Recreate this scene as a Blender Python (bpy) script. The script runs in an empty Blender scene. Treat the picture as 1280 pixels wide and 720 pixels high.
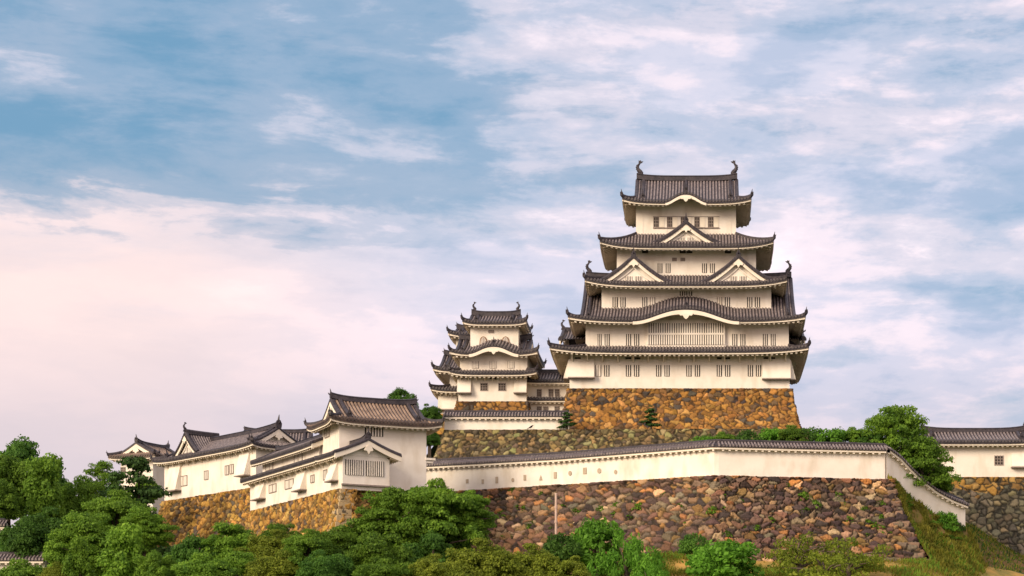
import bpy, math, random
import numpy as np
from mathutils import Vector, Matrix
scene = bpy.context.scene
R = math.radians
rnd = random.Random(7)

# ------------------------------------------------------------------ camera
F_PX, VX, VY, ZC = 2400.0, 880.0, 855.0, 1.7     # focal length and principal point in photo pixels, eye height
cam = bpy.data.cameras.new('camera')
cam.sensor_width = 36.0
cam.lens = 36.0 * F_PX / 1280.0
cam.shift_x = (640 - VX) / 1280.0
cam.shift_y = (VY - 360) / 1280.0
cam.clip_start = 0.5
cam.clip_end = 6000
camo = bpy.data.objects.new('camera', cam)
scene.collection.objects.link(camo)
camo.location = (0, 0, ZC)
camo.rotation_euler = (R(90), 0, 0)
scene.camera = camo

# ------------------------------------------------------------------ sun, sky, exposure
SUN_DIR = Vector((-0.70, -0.66, 0.44)).normalized()       # towards the sun
sun = bpy.data.lights.new('sun', 'SUN')
sun.energy = 3.5
sun.angle = R(26)
sun.color = (1.0, 0.81, 0.60)
suno = bpy.data.objects.new('sun', sun)
scene.collection.objects.link(suno)
suno.rotation_euler = SUN_DIR.to_track_quat('Z', 'Y').to_euler()
suno.location = (-80, -60, 120)

scene.view_settings.view_transform = 'Standard'
scene.view_settings.look = 'None'
scene.view_settings.gamma = 1.0
scene.view_settings.exposure = 0.36
scene.view_settings.use_curve_mapping = False

world = bpy.data.worlds.new('World')
scene.world = world
world.use_nodes = True
wt = world.node_tree
wt.nodes.clear()
def wn(t, **k):
    n = wt.nodes.new(t)
    for a, b in k.items():
        setattr(n, a, b)
    return n
def setin(n, **k):
    for a, b in k.items():
        n.inputs[a].default_value = b
    return n
WL = wt.links.new
w_out = wn('ShaderNodeOutputWorld')
w_bg = wn('ShaderNodeBackground')
w_bg.inputs['Strength'].default_value = 0.15
WL(w_bg.outputs[0], w_out.inputs[0])
w_sky = wn('ShaderNodeTexSky', sky_type='NISHITA', sun_disc=False)
w_sky.sun_elevation = math.asin(SUN_DIR.z)
w_sky.sun_rotation = math.atan2(SUN_DIR.x, SUN_DIR.y)
w_sky.air_density = 1.3
w_sky.dust_density = 1.5
tc = wn('ShaderNodeTexCoord')
sep = wn('ShaderNodeSeparateXYZ')
WL(tc.outputs['Generated'], sep.inputs[0])
def wmath(op, a, b=None, c=None, clamp=False):
    n = wn('ShaderNodeMath', operation=op, use_clamp=clamp)
    for i, q in enumerate((a, b, c)):
        if q is None: continue
        if isinstance(q, (int, float)): n.inputs[i].default_value = q
        else: WL(q, n.inputs[i])
    return n.outputs[0]
def wramp(fac, stops, interp='EASE'):
    n = wn('ShaderNodeValToRGB')
    n.color_ramp.interpolation = interp
    el = n.color_ramp.elements
    while len(el) < len(stops): el.new(0.5)
    for e, (p, c) in zip(el, stops):
        e.position = p; e.color = (*c, 1) if len(c) == 3 else c
    WL(fac, n.inputs[0])
    return n.outputs[0]
def wmix(fac, a, b):
    n = wn('ShaderNodeMix', data_type='RGBA')
    for s, q in ((0, fac), (6, a), (7, b)):
        if isinstance(q, (int, float)): n.inputs[s].default_value = q
        elif isinstance(q, tuple): n.inputs[s].default_value = (*q, 1)
        else: WL(q, n.inputs[s])
    return n.outputs[2]
def wnoise(scale3, rot=(0, 0, 0), loc=(0, 0, 0), scale=1.0, detail=6, rough=0.55, dist=0.0):
    m = wn('ShaderNodeMapping')
    m.inputs['Location'].default_value = loc
    m.inputs['Rotation'].default_value = rot
    m.inputs['Scale'].default_value = scale3
    WL(tc.outputs['Generated'], m.inputs[0])
    n = wn('ShaderNodeTexNoise')
    setin(n, Scale=scale, Detail=detail, Roughness=rough, Distortion=dist)
    WL(m.outputs[0], n.inputs['Vector'])
    return n.outputs['Fac']
ez = sep.outputs['Z']                                      # sine of elevation
azx = sep.outputs['X']
# broad banks, streaks drawn out along the horizon, puffs and fine fibres
n_big = wnoise((5.0, 3.0, 15.0), rot=(0, R(-10), 0), loc=(3.1, 0, 1.7), detail=3, rough=0.5, dist=0.2)
n_mid = wnoise((9.0, 5.0, 42.0), rot=(0, R(-11), 0), loc=(0.4, 2, 5.0), detail=8, rough=0.62, dist=0.25)
n_puff = wnoise((20.0, 8.0, 52.0), rot=(0, R(-14), 0), loc=(5.3, 1, 2.0), detail=8, rough=0.62, dist=0.15)
n_tone = wnoise((7.0, 4.0, 30.0), rot=(0, R(-7), 0), loc=(9.3, 4, 8.0), detail=6, rough=0.55, dist=0.2)
# cover: a thick bank low over the horizon that breaks up higher, most open to the left of north
edge = wmath('ADD', ez, wmath('MULTIPLY', wmath('SUBTRACT', n_mid, 0.5), 0.17))
open_up = wramp(edge, [(0.0, (0,)*3), (0.180, (0.0,)*3), (0.265, (0.9,)*3), (0.45, (0.9,)*3), (0.8, (0.3,)*3)])
open_left = wramp(wmath('MULTIPLY_ADD', azx, -1.0, 0.5), [(0.0, (0.10,)*3), (0.44, (0.22,)*3), (0.56, (0.45,)*3), (0.66, (1,)*3), (1.0, (1.0,)*3)])
cover0 = wmath('MULTIPLY', open_up, open_left)
dens = wmath('ADD', wmath('MULTIPLY', n_big, 0.85), wmath('MULTIPLY', n_mid, 0.95))
dens = wmath('ADD', dens, wmath('MULTIPLY', n_puff, 0.45))
wlow = wramp(wmath('MULTIPLY_ADD', azx, -1.0, 0.5), [(0.0, (-0.10,)*3), (0.40, (0.05,)*3), (0.52, (0.22,)*3), (0.72, (1.0,)*3), (1.0, (1,)*3)])
lowz = wramp(edge, [(0.0, (1,)*3), (0.20, (1.0,)*3), (0.245, (0.0,)*3), (1, (0,)*3)])
dens = wmath('ADD', dens, wmath('MULTIPLY', wmath('MULTIPLY', wlow, lowz), 0.34))
dens = wmath('SUBTRACT', dens, wmath('MULTIPLY', cover0, 0.40))
mask = wramp(wmath('MULTIPLY', dens, 0.7), [(0.40, (0.03,)*3), (0.57, (0.28,)*3), (0.69, (0.68,)*3), (0.81, (1,)*3)])
# cloud colour: rosy white where thick and lit, lilac grey in the thin and shaded parts
lit = wmath('ADD', wmath('MULTIPLY', n_tone, 0.65), wmath('MULTIPLY', n_puff, 0.35))
ccol = wramp(lit, [(0.38, (2.7, 3.1, 4.05)), (0.47, (3.8, 3.8, 4.55)), (0.55, (5.2, 4.55, 5.0)), (0.66, (6.7, 5.6, 5.8))])
# thick bank is smoother, peach towards the sunset side
bank_ = wramp(edge, [(0.0, (1,)*3), (0.17, (1.0,)*3), (0.235, (0.55,)*3), (0.28, (0.0,)*3), (1, (0,)*3)])
ccol = wmix(wmath('MULTIPLY', wmath('MULTIPLY', bank_, wlow, clamp=True), 0.36), ccol, (5.6, 4.65, 4.95))
west = wramp(wmath('MULTIPLY_ADD', azx, -1.0, 0.5), [(0.0, (0,)*3), (0.60, (0.0,)*3), (0.80, (0.75,)*3), (1.0, (1,)*3)])
low = wramp(ez, [(0.0, (0.8,)*3), (0.13, (0.9,)*3), (0.20, (1,)*3), (0.245, (0.75,)*3), (0.275, (0.0,)*3), (1, (0,)*3)])
ccol = wmix(wmath('MULTIPLY', west, low), ccol, (5.6, 4.3, 3.95))
ccol = wmix(wmath('MULTIPLY', cover0, 0.5, clamp=True), ccol, (3.3, 3.5, 4.15))
haze = wramp(ez, [(0.0, (1,)*3), (0.11, (0.75,)*3), (0.19, (0.0,)*3), (1, (0,)*3)])
ccol = wmix(wmath('MULTIPLY', haze, 0.7), ccol, (2.85, 2.75, 3.25))
# the half of the sky behind the viewer, around the setting sun, is the brighter one
south = wramp(wmath('MULTIPLY_ADD', sep.outputs['Y'], -0.5, 0.5), [(0.0, (1,)*3), (0.45, (1,)*3), (0.75, (2.0, 1.68, 1.38)), (1.0, (2.2, 1.8, 1.42))])
blue = wmix(0.82, w_sky.outputs[0], (0.62, 1.62, 2.65))
skycol = wmix(mask, blue, ccol)
mul = wn('ShaderNodeMix', data_type='RGBA', blend_type='MULTIPLY')
mul.inputs[0].default_value = 1.0
WL(skycol, mul.inputs[6]); WL(south, mul.inputs[7])
WL(mul.outputs[2], w_bg.inputs['Color'])

# ------------------------------------------------------------------ helpers
COL = scene.collection
ZB = {}                                    # base height of every root Empty
def tag(o, label=None, cat=None, group=None, kind=None):
    if label: o['label'] = label
    if cat: o['category'] = cat
    if group: o['group'] = group
    if kind: o['kind'] = kind
    return o
def thing(name, label, cat, loc=(0, 0, 0), rotz=0.0, group=None):
    o = bpy.data.objects.new(name, None)
    COL.objects.link(o)
    o.location = loc
    o.rotation_euler = (0, 0, rotz)
    o.empty_display_size = 0.5
    tag(o, label, cat, group)
    ZB[o.name] = loc[2]
    return o
def W(px, py, Y):
    """world point seen at photo pixel (px, py) at distance Y"""
    return Vector(((px - VX) * Y / F_PX, Y, (VY - py) * Y / F_PX + ZC))
class MB:
    def __init__(s):
        s.v = []; s.f = []; s.m = []
    def add(s, vs, fs, mi=0):
        b = len(s.v)
        s.v.extend([tuple(p) for p in vs])
        for f in fs:
            s.f.append([i + b for i in f]); s.m.append(mi)
    def box(s, x0, x1, y0, y1, z0, z1, mi=0):
        s.add([(x0,y0,z0),(x1,y0,z0),(x1,y1,z0),(x0,y1,z0),(x0,y0,z1),(x1,y0,z1),(x1,y1,z1),(x0,y1,z1)],
              [(0,3,2,1),(4,5,6,7),(0,1,5,4),(1,2,6,5),(2,3,7,6),(3,0,4,7)], mi)
    def fbox(s, P, a0, a1, b0, b1, c0, c1, mi=0):
        """box in the coordinates of a mapping P(a, b, c)"""
        s.add([P(a0,b0,c0),P(a1,b0,c0),P(a1,b1,c0),P(a0,b1,c0),P(a0,b0,c1),P(a1,b0,c1),P(a1,b1,c1),P(a0,b1,c1)],
              [(0,3,2,1),(4,5,6,7),(0,1,5,4),(1,2,6,5),(2,3,7,6),(3,0,4,7)], mi)
    def quad(s, a, b, c, d, mi=0):
        s.add([a, b, c, d], [(0, 1, 2, 3)], mi)
    def sweep(s, pts, prof, mi=0, closed=True, scale=None):
        """cross-section prof [(side, up)] swept along pts with world Z as up"""
        n = len(prof); vs = []
        P = [Vector(p) for p in pts]
        for i, p in enumerate(P):
            t = (P[min(i + 1, len(P) - 1)] - P[max(i - 1, 0)])
            h = Vector((t.x, t.y, 0))
            if h.length < 1e-6: h = Vector((1, 0, 0))
            h.normalize()
            sd = Vector((h.y, -h.x, 0))
            k = scale[i] if scale else 1.0
            for a, b in prof:
                vs.append(p + sd * (a * k) + Vector((0, 0, b * k)))
        fs = []
        for i in range(len(P) - 1):
            for j in range(n if closed else n - 1):
                j2 = (j + 1) % n
                fs.append((i*n + j, i*n + j2, (i+1)*n + j2, (i+1)*n + j))
        if closed:
            fs.append(tuple(range(n - 1, -1, -1)))
            fs.append(tuple((len(P) - 1) * n + j for j in range(n)))
        s.add(vs, fs, mi)
    def tube(s, pts, rad, n=6, mi=0):
        P = [Vector(p) for p in pts]; vs = []
        ref = Vector((0.13, 0.31, 0.94))
        for i, p in enumerate(P):
            t = (P[min(i+1, len(P)-1)] - P[max(i-1, 0)]).normalized()
            a = t.cross(ref)
            if a.length < 0.1: a = t.cross(Vector((1, 0, 0)))
            a.normalize(); b = t.cross(a)
            r = rad[i] if hasattr(rad, '__len__') else rad
            for j in range(n):
                q = 2 * math.pi * j / n
                vs.append(p + a * (r * math.cos(q)) + b * (r * math.sin(q)))
        fs = [(i*n+j, i*n+(j+1) % n, (i+1)*n+(j+1) % n, (i+1)*n+j) for i in range(len(P)-1) for j in range(n)]
        fs.append(tuple(range(n-1, -1, -1))); fs.append(tuple((len(P)-1)*n+j for j in range(n)))
        s.add(vs, fs, mi)
    def prism(s, poly, P, c0, c1, mi=0):
        """polygon [(a, b)] extruded from c0 to c1 through the mapping P(a, b, c)"""
        n = len(poly)
        vs = [P(a, b, c0) for a, b in poly] + [P(a, b, c1) for a, b in poly]
        fs = [tuple(range(n)), tuple(range(2*n-1, n-1, -1))]
        fs += [(i, (i+1) % n, n+(i+1) % n, n+i) for i in range(n)]
        s.add(vs, fs, mi)
    def build(s, name, mats, parent=None, smooth=False):
        if not s.v: return None
        root = parent
        while root is not None and root.parent is not None: root = root.parent
        zb = ZB.get(root.name, 0.0) if root is not None else 0.0
        me = bpy.data.meshes.new(name)
        me.from_pydata([(x, y, z - zb) for x, y, z in s.v], [], s.f)
        mats = mats if isinstance(mats, (list, tuple)) else [mats]
        for m in mats: me.materials.append(m)
        if len(mats) > 1: me.polygons.foreach_set('material_index', s.m)
        if smooth: me.polygons.foreach_set('use_smooth', [True] * len(s.f))
        me.update()
        o = bpy.data.objects.new(name, me)
        COL.objects.link(o)
        if parent is not None: o.parent = parent
        return o

# ------------------------------------------------------------------ materials
def mat(name, base, rough=0.8, vary=None, scale=2.0, bump=0.0, bscale=8.0, detail=5, attr=None, spec=0.3, stretch=(1, 1, 1), streak=None):
    m = bpy.data.materials.new(name); m.use_nodes = True
    nt = m.node_tree; b = nt.nodes['Principled BSDF']
    b.inputs['Roughness'].default_value = rough
    b.inputs['Specular IOR Level'].default_value = spec
    t = nt.nodes.new('ShaderNodeTexCoord'); mp = nt.nodes.new('ShaderNodeMapping')
    mp.inputs['Scale'].default_value = stretch
    nt.links.new(t.outputs['Object'], mp.inputs[0])
    col = None
    if attr:
        a = nt.nodes.new('ShaderNodeAttribute'); a.attribute_name = attr; col = a.outputs['Color']
    if vary is not None:
        n = nt.nodes.new('ShaderNodeTexNoise')
        n.inputs['Scale'].default_value = scale; n.inputs['Detail'].default_value = detail
        n.inputs['Roughness'].default_value = 0.6
        nt.links.new(mp.outputs[0], n.inputs['Vector'])
        r = nt.nodes.new('ShaderNodeValToRGB')
        r.color_ramp.elements[0].position = 0.33; r.color_ramp.elements[1].position = 0.68
        r.color_ramp.elements[0].color = (*base, 1); r.color_ramp.elements[1].color = (*vary, 1)
        nt.links.new(n.outputs['Fac'], r.inputs[0])
        if col is None: col = r.outputs[0]
        else:
            mx = nt.nodes.new('ShaderNodeMix'); mx.data_type = 'RGBA'; mx.blend_type = 'MULTIPLY'
            mx.inputs[0].default_value = 1.0
            nt.links.new(col, mx.inputs[6]); nt.links.new(r.outputs[0], mx.inputs[7]); col = mx.outputs[2]
    if streak:                                             # rain streaks and grime
        n2 = nt.nodes.new('ShaderNodeTexNoise'); mp2 = nt.nodes.new('ShaderNodeMapping')
        mp2.inputs['Scale'].default_value = (0.75, 0.75, 0.28)
        nt.links.new(t.outputs['Object'], mp2.inputs[0]); nt.links.new(mp2.outputs[0], n2.inputs['Vector'])
        n2.inputs['Scale'].default_value = 1.0; n2.inputs['Detail'].default_value = 6
        r2 = nt.nodes.new('ShaderNodeValToRGB')
        r2.color_ramp.elements[0].position = 0.26; r2.color_ramp.elements[1].position = 0.50
        r2.color_ramp.elements[0].color = (*streak, 1); r2.color_ramp.elements[1].color = (1, 1, 1, 1)
        nt.links.new(n2.outputs['Fac'], r2.inputs[0])
        mx = nt.nodes.new('ShaderNodeMix'); mx.data_type = 'RGBA'; mx.blend_type = 'MULTIPLY'
        mx.inputs[0].default_value = 1.0
        nt.links.new(col, mx.inputs[6]); nt.links.new(r2.outputs[0], mx.inputs[7]); col = mx.outputs[2]
    if col is None: b.inputs['Base Color'].default_value = (*base, 1)
    else: nt.links.new(col, b.inputs['Base Color'])
    if bump:
        n = nt.nodes.new('ShaderNodeTexNoise'); n.inputs['Scale'].default_value = bscale; n.inputs['Detail'].default_value = 6
        nt.links.new(mp.outputs[0], n.inputs['Vector'])
        bp = nt.nodes.new('ShaderNodeBump'); bp.inputs['Strength'].default_value = bump; bp.inputs['Distance'].default_value = 0.1
        nt.links.new(n.outputs['Fac'], bp.inputs['Height']); nt.links.new(bp.outputs[0], b.inputs['Normal'])
    return m
M = {}
M['plaster'] = mat('white_plaster', (0.72, 0.66, 0.575), 0.85, (0.80, 0.745, 0.665), 0.5, bump=0.1, bscale=3.0, streak=(0.82, 0.785, 0.73))
M['soffit'] = mat('shade_toned_soffit', (0.50, 0.41, 0.30), 0.9, (0.62, 0.52, 0.40), 0.7)  # white eave plaster toned darker, painting in the shade under the eaves
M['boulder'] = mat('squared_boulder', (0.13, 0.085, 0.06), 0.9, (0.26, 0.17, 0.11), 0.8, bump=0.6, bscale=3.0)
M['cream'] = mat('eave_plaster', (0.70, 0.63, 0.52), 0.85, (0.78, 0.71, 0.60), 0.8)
M['tile'] = mat('grey_roof_tile', (0.022, 0.019, 0.024), 0.6, (0.050, 0.042, 0.048), 1.4, bump=0.2)
M['tile_rib'] = mat('grey_round_tile', (0.085, 0.070, 0.075), 0.5, (0.29, 0.245, 0.235), 3.6, detail=8)
M['tile_edge'] = mat('eave_end_tile', (0.045, 0.038, 0.042), 0.5, (0.11, 0.095, 0.095), 3.0)
M['tile_warm'] = mat('brown_roof_tile', (0.045, 0.032, 0.028), 0.55, (0.10, 0.068, 0.052), 1.2, bump=0.2)
M['tile_warm_rib'] = mat('brown_round_tile', (0.17, 0.12, 0.09), 0.5, (0.34, 0.245, 0.18), 1.0, detail=8)
M['ridge'] = mat('ridge_tile', (0.022, 0.019, 0.024), 0.5, (0.060, 0.050, 0.056), 2.2)
M['dark'] = mat('dark_window_recess', (0.035, 0.028, 0.026), 0.7)
M['grey_wood'] = mat('weathered_grey_wood', (0.20, 0.16, 0.14), 0.8, (0.30, 0.25, 0.22), 3.0)
M['loophole'] = mat('loophole_shade', (0.36, 0.29, 0.21), 0.85, (0.44, 0.36, 0.27), 2.0)
M['shutter'] = mat('white_shutter', (0.58, 0.53, 0.46), 0.8, (0.66, 0.61, 0.54), 1.0)
M['brown_wood'] = mat('brown_window_frame', (0.16, 0.085, 0.04), 0.7, (0.22, 0.12, 0.06), 3.0)
M['stone'] = mat('rough_stone', (0.70, 0.70, 0.70), 0.9, (1.12, 1.10, 1.06), 3.2, bump=0.5, bscale=5.0, attr='col', detail=8)
M['ashlar'] = mat('cut_corner_stone', (0.34, 0.25, 0.13), 0.85, (0.48, 0.36, 0.20), 0.9, bump=0.3)
M['soil'] = mat('dry_grassy_slope', (0.44, 0.25, 0.06), 0.95, (0.15, 0.14, 0.03), 0.35, bump=0.6, bscale=3, detail=9)
M['bank'] = mat('bank_soil', (0.26, 0.15, 0.045), 0.95, (0.11, 0.10, 0.025), 0.5, bump=0.8, bscale=2.5, detail=9)
M['earth'] = mat('hill_earth', (0.05, 0.06, 0.02), 0.95, (0.03, 0.055, 0.012), 0.2, bump=0.5)
M['brown_earth'] = mat('brown_earth', (0.17, 0.090, 0.035), 0.95, (0.09, 0.07, 0.02), 0.6, bump=0.7, bscale=2, detail=9)
M['pole'] = mat('pinkish_pole', (0.42, 0.30, 0.24), 0.7, (0.52, 0.39, 0.32), 2.0)
M['black'] = mat('black_feathers', (0.012, 0.012, 0.016), 0.5)
M['bark'] = mat('bark', (0.07, 0.05, 0.035), 0.9, (0.13, 0.10, 0.075), 3.0, bump=0.5)

def leaf_mat(name, c0, c1, trans=0.45):
    m = bpy.data.materials.new(name); m.use_nodes = True
    nt = m.node_tree; nt.nodes.clear()
    out = nt.nodes.new('ShaderNodeOutputMaterial')
    a = nt.nodes.new('ShaderNodeAttribute'); a.attribute_name = 'lv'
    oi = nt.nodes.new('ShaderNodeObjectInfo')
    t = nt.nodes.new('ShaderNodeTexCoord'); n = nt.nodes.new('ShaderNodeTexNoise')
    n.inputs['Scale'].default_value = 0.45; n.inputs['Detail'].default_value = 3
    nt.links.new(t.outputs['Object'], n.inputs['Vector'])
    ad = nt.nodes.new('ShaderNodeMath'); ad.operation = 'MULTIPLY_ADD'; ad.inputs[1].default_value = 1.4
    nt.links.new(n.outputs['Fac'], ad.inputs[0])
    sb = nt.nodes.new('ShaderNodeMath'); sb.operation = 'MULTIPLY_ADD'; sb.inputs[1].default_value = 0.55; sb.inputs[2].default_value = -0.48
    nt.links.new(a.outputs['Fac'], sb.inputs[0]); nt.links.new(sb.outputs[0], ad.inputs[2])
    r = nt.nodes.new('ShaderNodeValToRGB')
    r.color_ramp.elements[0].color = (*c0, 1); r.color_ramp.elements[1].color = (*c1, 1)
    nt.links.new(ad.outputs[0], r.inputs[0])
    hs = nt.nodes.new('ShaderNodeHueSaturation')
    ma = nt.nodes.new('ShaderNodeMapRange'); ma.inputs[3].default_value = 0.78; ma.inputs[4].default_value = 1.25
    nt.links.new(oi.outputs['Random'], ma.inputs[0]); nt.links.new(ma.outputs[0], hs.inputs['Value'])
    nt.links.new(r.outputs[0], hs.inputs['Color'])
    p = nt.nodes.new('ShaderNodeBsdfPrincipled'); p.inputs['Roughness'].default_value = 0.65; p.inputs['Specular IOR Level'].default_value = 0.2
    tr = nt.nodes.new('ShaderNodeBsdfTranslucent')
    nt.links.new(hs.outputs[0], p.inputs['Base Color']); nt.links.new(hs.outputs[0], tr.inputs['Color'])
    mx = nt.nodes.new('ShaderNodeMixShader'); mx.inputs[0].default_value = trans
    nt.links.new(p.outputs[0], mx.inputs[1]); nt.links.new(tr.outputs[0], mx.inputs[2]); nt.links.new(mx.outputs[0], out.inputs[0])
    return m
M['leaf_mid'] = leaf_mat('mid_green_leaves', (0.034, 0.100, 0.010), (0.230, 0.390, 0.038))
M['leaf_dark'] = leaf_mat('dark_green_leaves', (0.020, 0.070, 0.012), (0.120, 0.250, 0.032))
M['leaf_yellow'] = leaf_mat('yellow_green_leaves', (0.075, 0.125, 0.010), (0.32, 0.38, 0.04))
M['leaf_bright'] = leaf_mat('bright_green_leaves', (0.050, 0.150, 0.012), (0.17, 0.38, 0.035))
M['leaf_pine'] = leaf_mat('pine_needles', (0.014, 0.048, 0.010), (0.075, 0.150, 0.026), 0.2)
M['leaf_dry'] = leaf_mat('dry_green_leaves', (0.09, 0.11, 0.012), (0.30, 0.27, 0.04))

# ------------------------------------------------------------------ Japanese tiled roofs
def g(v, c): return (1 - c) * v + c * v * v
T_TILE, T_FASC = 0.34, 0.20                 # tile edge and plaster fascia heights at the eave

class Side:
    """one slope of a roof: s runs along the eave, d runs inwards from it"""
    def __init__(q, frame, s0, s1, i0, i1, D, Dfull, Dref, ze, H, c, lift, bump=None, fade=None):
        q.fr, q.s0, q.s1, q.i0, q.i1, q.D, q.Dfull, q.Dref = frame, s0, s1, i0, i1, D, Dfull, Dref
        q.ze, q.H, q.c, q.lift, q.bump, q.fade = ze, H, c, lift, bump, fade
    def dm(q, s):
        if s < q.i0 - 1e-6: return max(0.0, q.D * (s - q.s0) / (q.i0 - q.s0))
        if s > q.i1 + 1e-6: return max(0.0, q.D * (q.s1 - s) / (q.s1 - q.i1))
        return q.Dfull
    def b(q, s, d):
        if not q.bump: return 0.0
        h, w, sc = q.bump
        t = abs(s - sc) / w
        if t >= 1: return 0.0
        r = h * (0.5 + 0.5 * math.cos(math.pi * t ** 1.15))
        return r * (max(0.0, 1 - d / q.fade) if q.fade else 1.0)
    def z(q, s, d):
        D = q.D if q.D > 0 else q.Dfull * 0.5
        f = min(1.0, max(0.0, d / D))
        lo = q.s0 + (q.i0 - q.s0) * f; hi = q.s1 + (q.i1 - q.s1) * f
        u = min(1.0, abs(2 * (s - lo) / max(hi - lo, 1e-6) - 1))
        return q.ze + q.H * g(d / q.Dref, q.c) + q.lift * (1 - f) ** 2 * u ** 5 + q.b(s, d)
    def P(q, s, d, dz=0.0):
        ox, oy, sx, sy, dx, dy = q.fr
        return (ox + sx * s + dx * d, oy + sy * s + dy * d, q.z(s, max(d, 0)) + dz)

def roof_slope(tm, em, q, pitch, ov, rafters=True):
    """tiles with round ribs into tm (0 flat tile, 1 rib); fascia, soffit and rafter ends into em"""
    L = q.s1 - q.s0
    n = max(4, int(round(L / pitch))); p = L / n
    K = 5 if q.Dfull < 5 else 9
    ss = [q.s0 + p * i for i in range(n + 1)]
    for i in range(n):                                        # flat tiles
        a, b = ss[i], ss[i + 1]
        mid = 0.5 * (a + b)
        da, db = q.dm(a), q.dm(b)
        if q.Dfull > q.D + 1e-6:                              # gable edge of a hip-and-gable roof
            if a < q.i0 <= b: da = db if mid > q.i0 else da; db = db if mid > q.i0 else q.D
            if a <= q.i1 < b: db = da if mid < q.i1 else db; da = da if mid < q.i1 else q.D
        vs = []
        for k in range(K + 1):
            vs.append(q.P(a, da * k / K)); vs.append(q.P(b, db * k / K))
        tm.add(vs, [(2*k, 2*k+1, 2*k+3, 2*k+2) for k in range(K)], 0)
        tm.quad(q.P(a, 0, -T_TILE), q.P(b, 0, -T_TILE), q.P(b, 0), q.P(a, 0), 0)
        em.quad(q.P(a, 0.0, -T_TILE), q.P(b, 0.0, -T_TILE), q.P(b, .10, -T_TILE), q.P(a, .10, -T_TILE))
        em.quad(q.P(a, .10, -T_TILE), q.P(b, .10, -T_TILE), q.P(b, .10, -T_TILE - T_FASC), q.P(a, .10, -T_TILE - T_FASC))
        ea, eb = min(q.dm(a), ov + .15), min(q.dm(b), ov + .15)
        if max(ea, eb) > .12:
            J = 3
            vs = []
            for k in range(J + 1):
                vs.append(q.P(a, .1 + (max(ea, .1) - .1) * k / J, -T_TILE - T_FASC)); vs.append(q.P(b, .1 + (max(eb, .1) - .1) * k / J, -T_TILE - T_FASC))
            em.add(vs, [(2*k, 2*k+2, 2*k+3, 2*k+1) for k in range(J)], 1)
    r = 0.30 * p
    for i in range(1, n):                                     # round tiles
        s = ss[i]; d1 = q.dm(s)
        if d1 < 0.25: continue
        vs = []
        for k in range(K + 1):
            d = -0.07 + (d1 + 0.07) * k / K
            for a, h in ((-r, 0.0), (-r*.6, r*.95), (r*.6, r*.95), (r, 0.0)):
                x = q.P(s, d); ox, oy, sx, sy, _, _ = q.fr
                vs.append((x[0] + sx * a, x[1] + sy * a, x[2] + h))
        ke = 1 if q.Dfull > 2.2 else 0                        # the lowest courses are bare dark tile, the rest has plastered joints
        fs = [(4*k+j, 4*k+j+1, 4*k+5+j, 4*k+4+j) for k in range(K) for j in range(3)]
        tm.add(vs, fs[:3*ke], 2)
        tm.add(vs, fs[3*ke:], 1)
        ox, oy, sx, sy, _, _ = q.fr                           # round end disc at the eave
        x = q.P(s, -0.07)
        tm.add([(x[0] + sx * a * 1.25, x[1] + sy * a * 1.25, x[2] + h) for a, h in ((-r, 0), (-r*.6, r), (r*.6, r), (r, 0), (r*.6, -r*1.3), (-r*.6, -r*1.3))], [(5, 4, 3, 2, 1, 0)], 2)
    if rafters:                                               # rafter ends below the fascia
        m = max(3, int(round(L / 0.60))); rp = L / m
        for i in range(m):
            s = q.s0 + rp * (i + .5)
            dl = min(q.dm(s), ov)
            if dl < .5: continue
            w = .13; t = -T_TILE - T_FASC
            em.add([q.P(s-w, .30, t), q.P(s+w, .30, t), q.P(s+w, .30, t-.22), q.P(s-w, .30, t-.22),
                    q.P(s-w, dl, t), q.P(s+w, dl, t), q.P(s+w, dl, t-.22), q.P(s-w, dl, t-.22)],
                   [(3,2,6,7), (0,3,7,4), (1,5,6,2), (4,7,6,5)], 1)  # rafter sides and undersides share the shade-darkened plaster
            em.add([q.P(s-w, .298, t), q.P(s+w, .298, t), q.P(s+w, .298, t-.22), q.P(s-w, .298, t-.22)], [(0,1,2,3)], 0)

def finial(name, pos, ang, parent, size=1.0, m='ridge'):
    """ridge-end tile: shield block with a curled spike"""
    b = MB(); c, s = math.cos(ang), math.sin(ang)
    P = lambda a, u, w: (pos[0] + c*a - s*w, pos[1] + s*a + c*w, pos[2] + u)
    k = size
    b.prism([(-.3*k, -.35*k), (.3*k, -.35*k), (.36*k, .1*k), (.18*k, .42*k), (0, .55*k), (-.18*k, .42*k), (-.36*k, .1*k)],
            lambda a, u, w: P(w, u, a), -.12*k, .12*k)
    b.tube([P(0, .45*k, 0), P(.05*k, .75*k, 0), P(.14*k, 1.05*k, 0)], [.12*k, .085*k, .03*k], 5)
    b.tube([P(.1*k, .15*k, 0), P(.32*k, .22*k, 0), P(.42*k, .40*k, 0)], [.12*k, .10*k, .05*k], 5)
    return b.build(name, M[m], parent)

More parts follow.
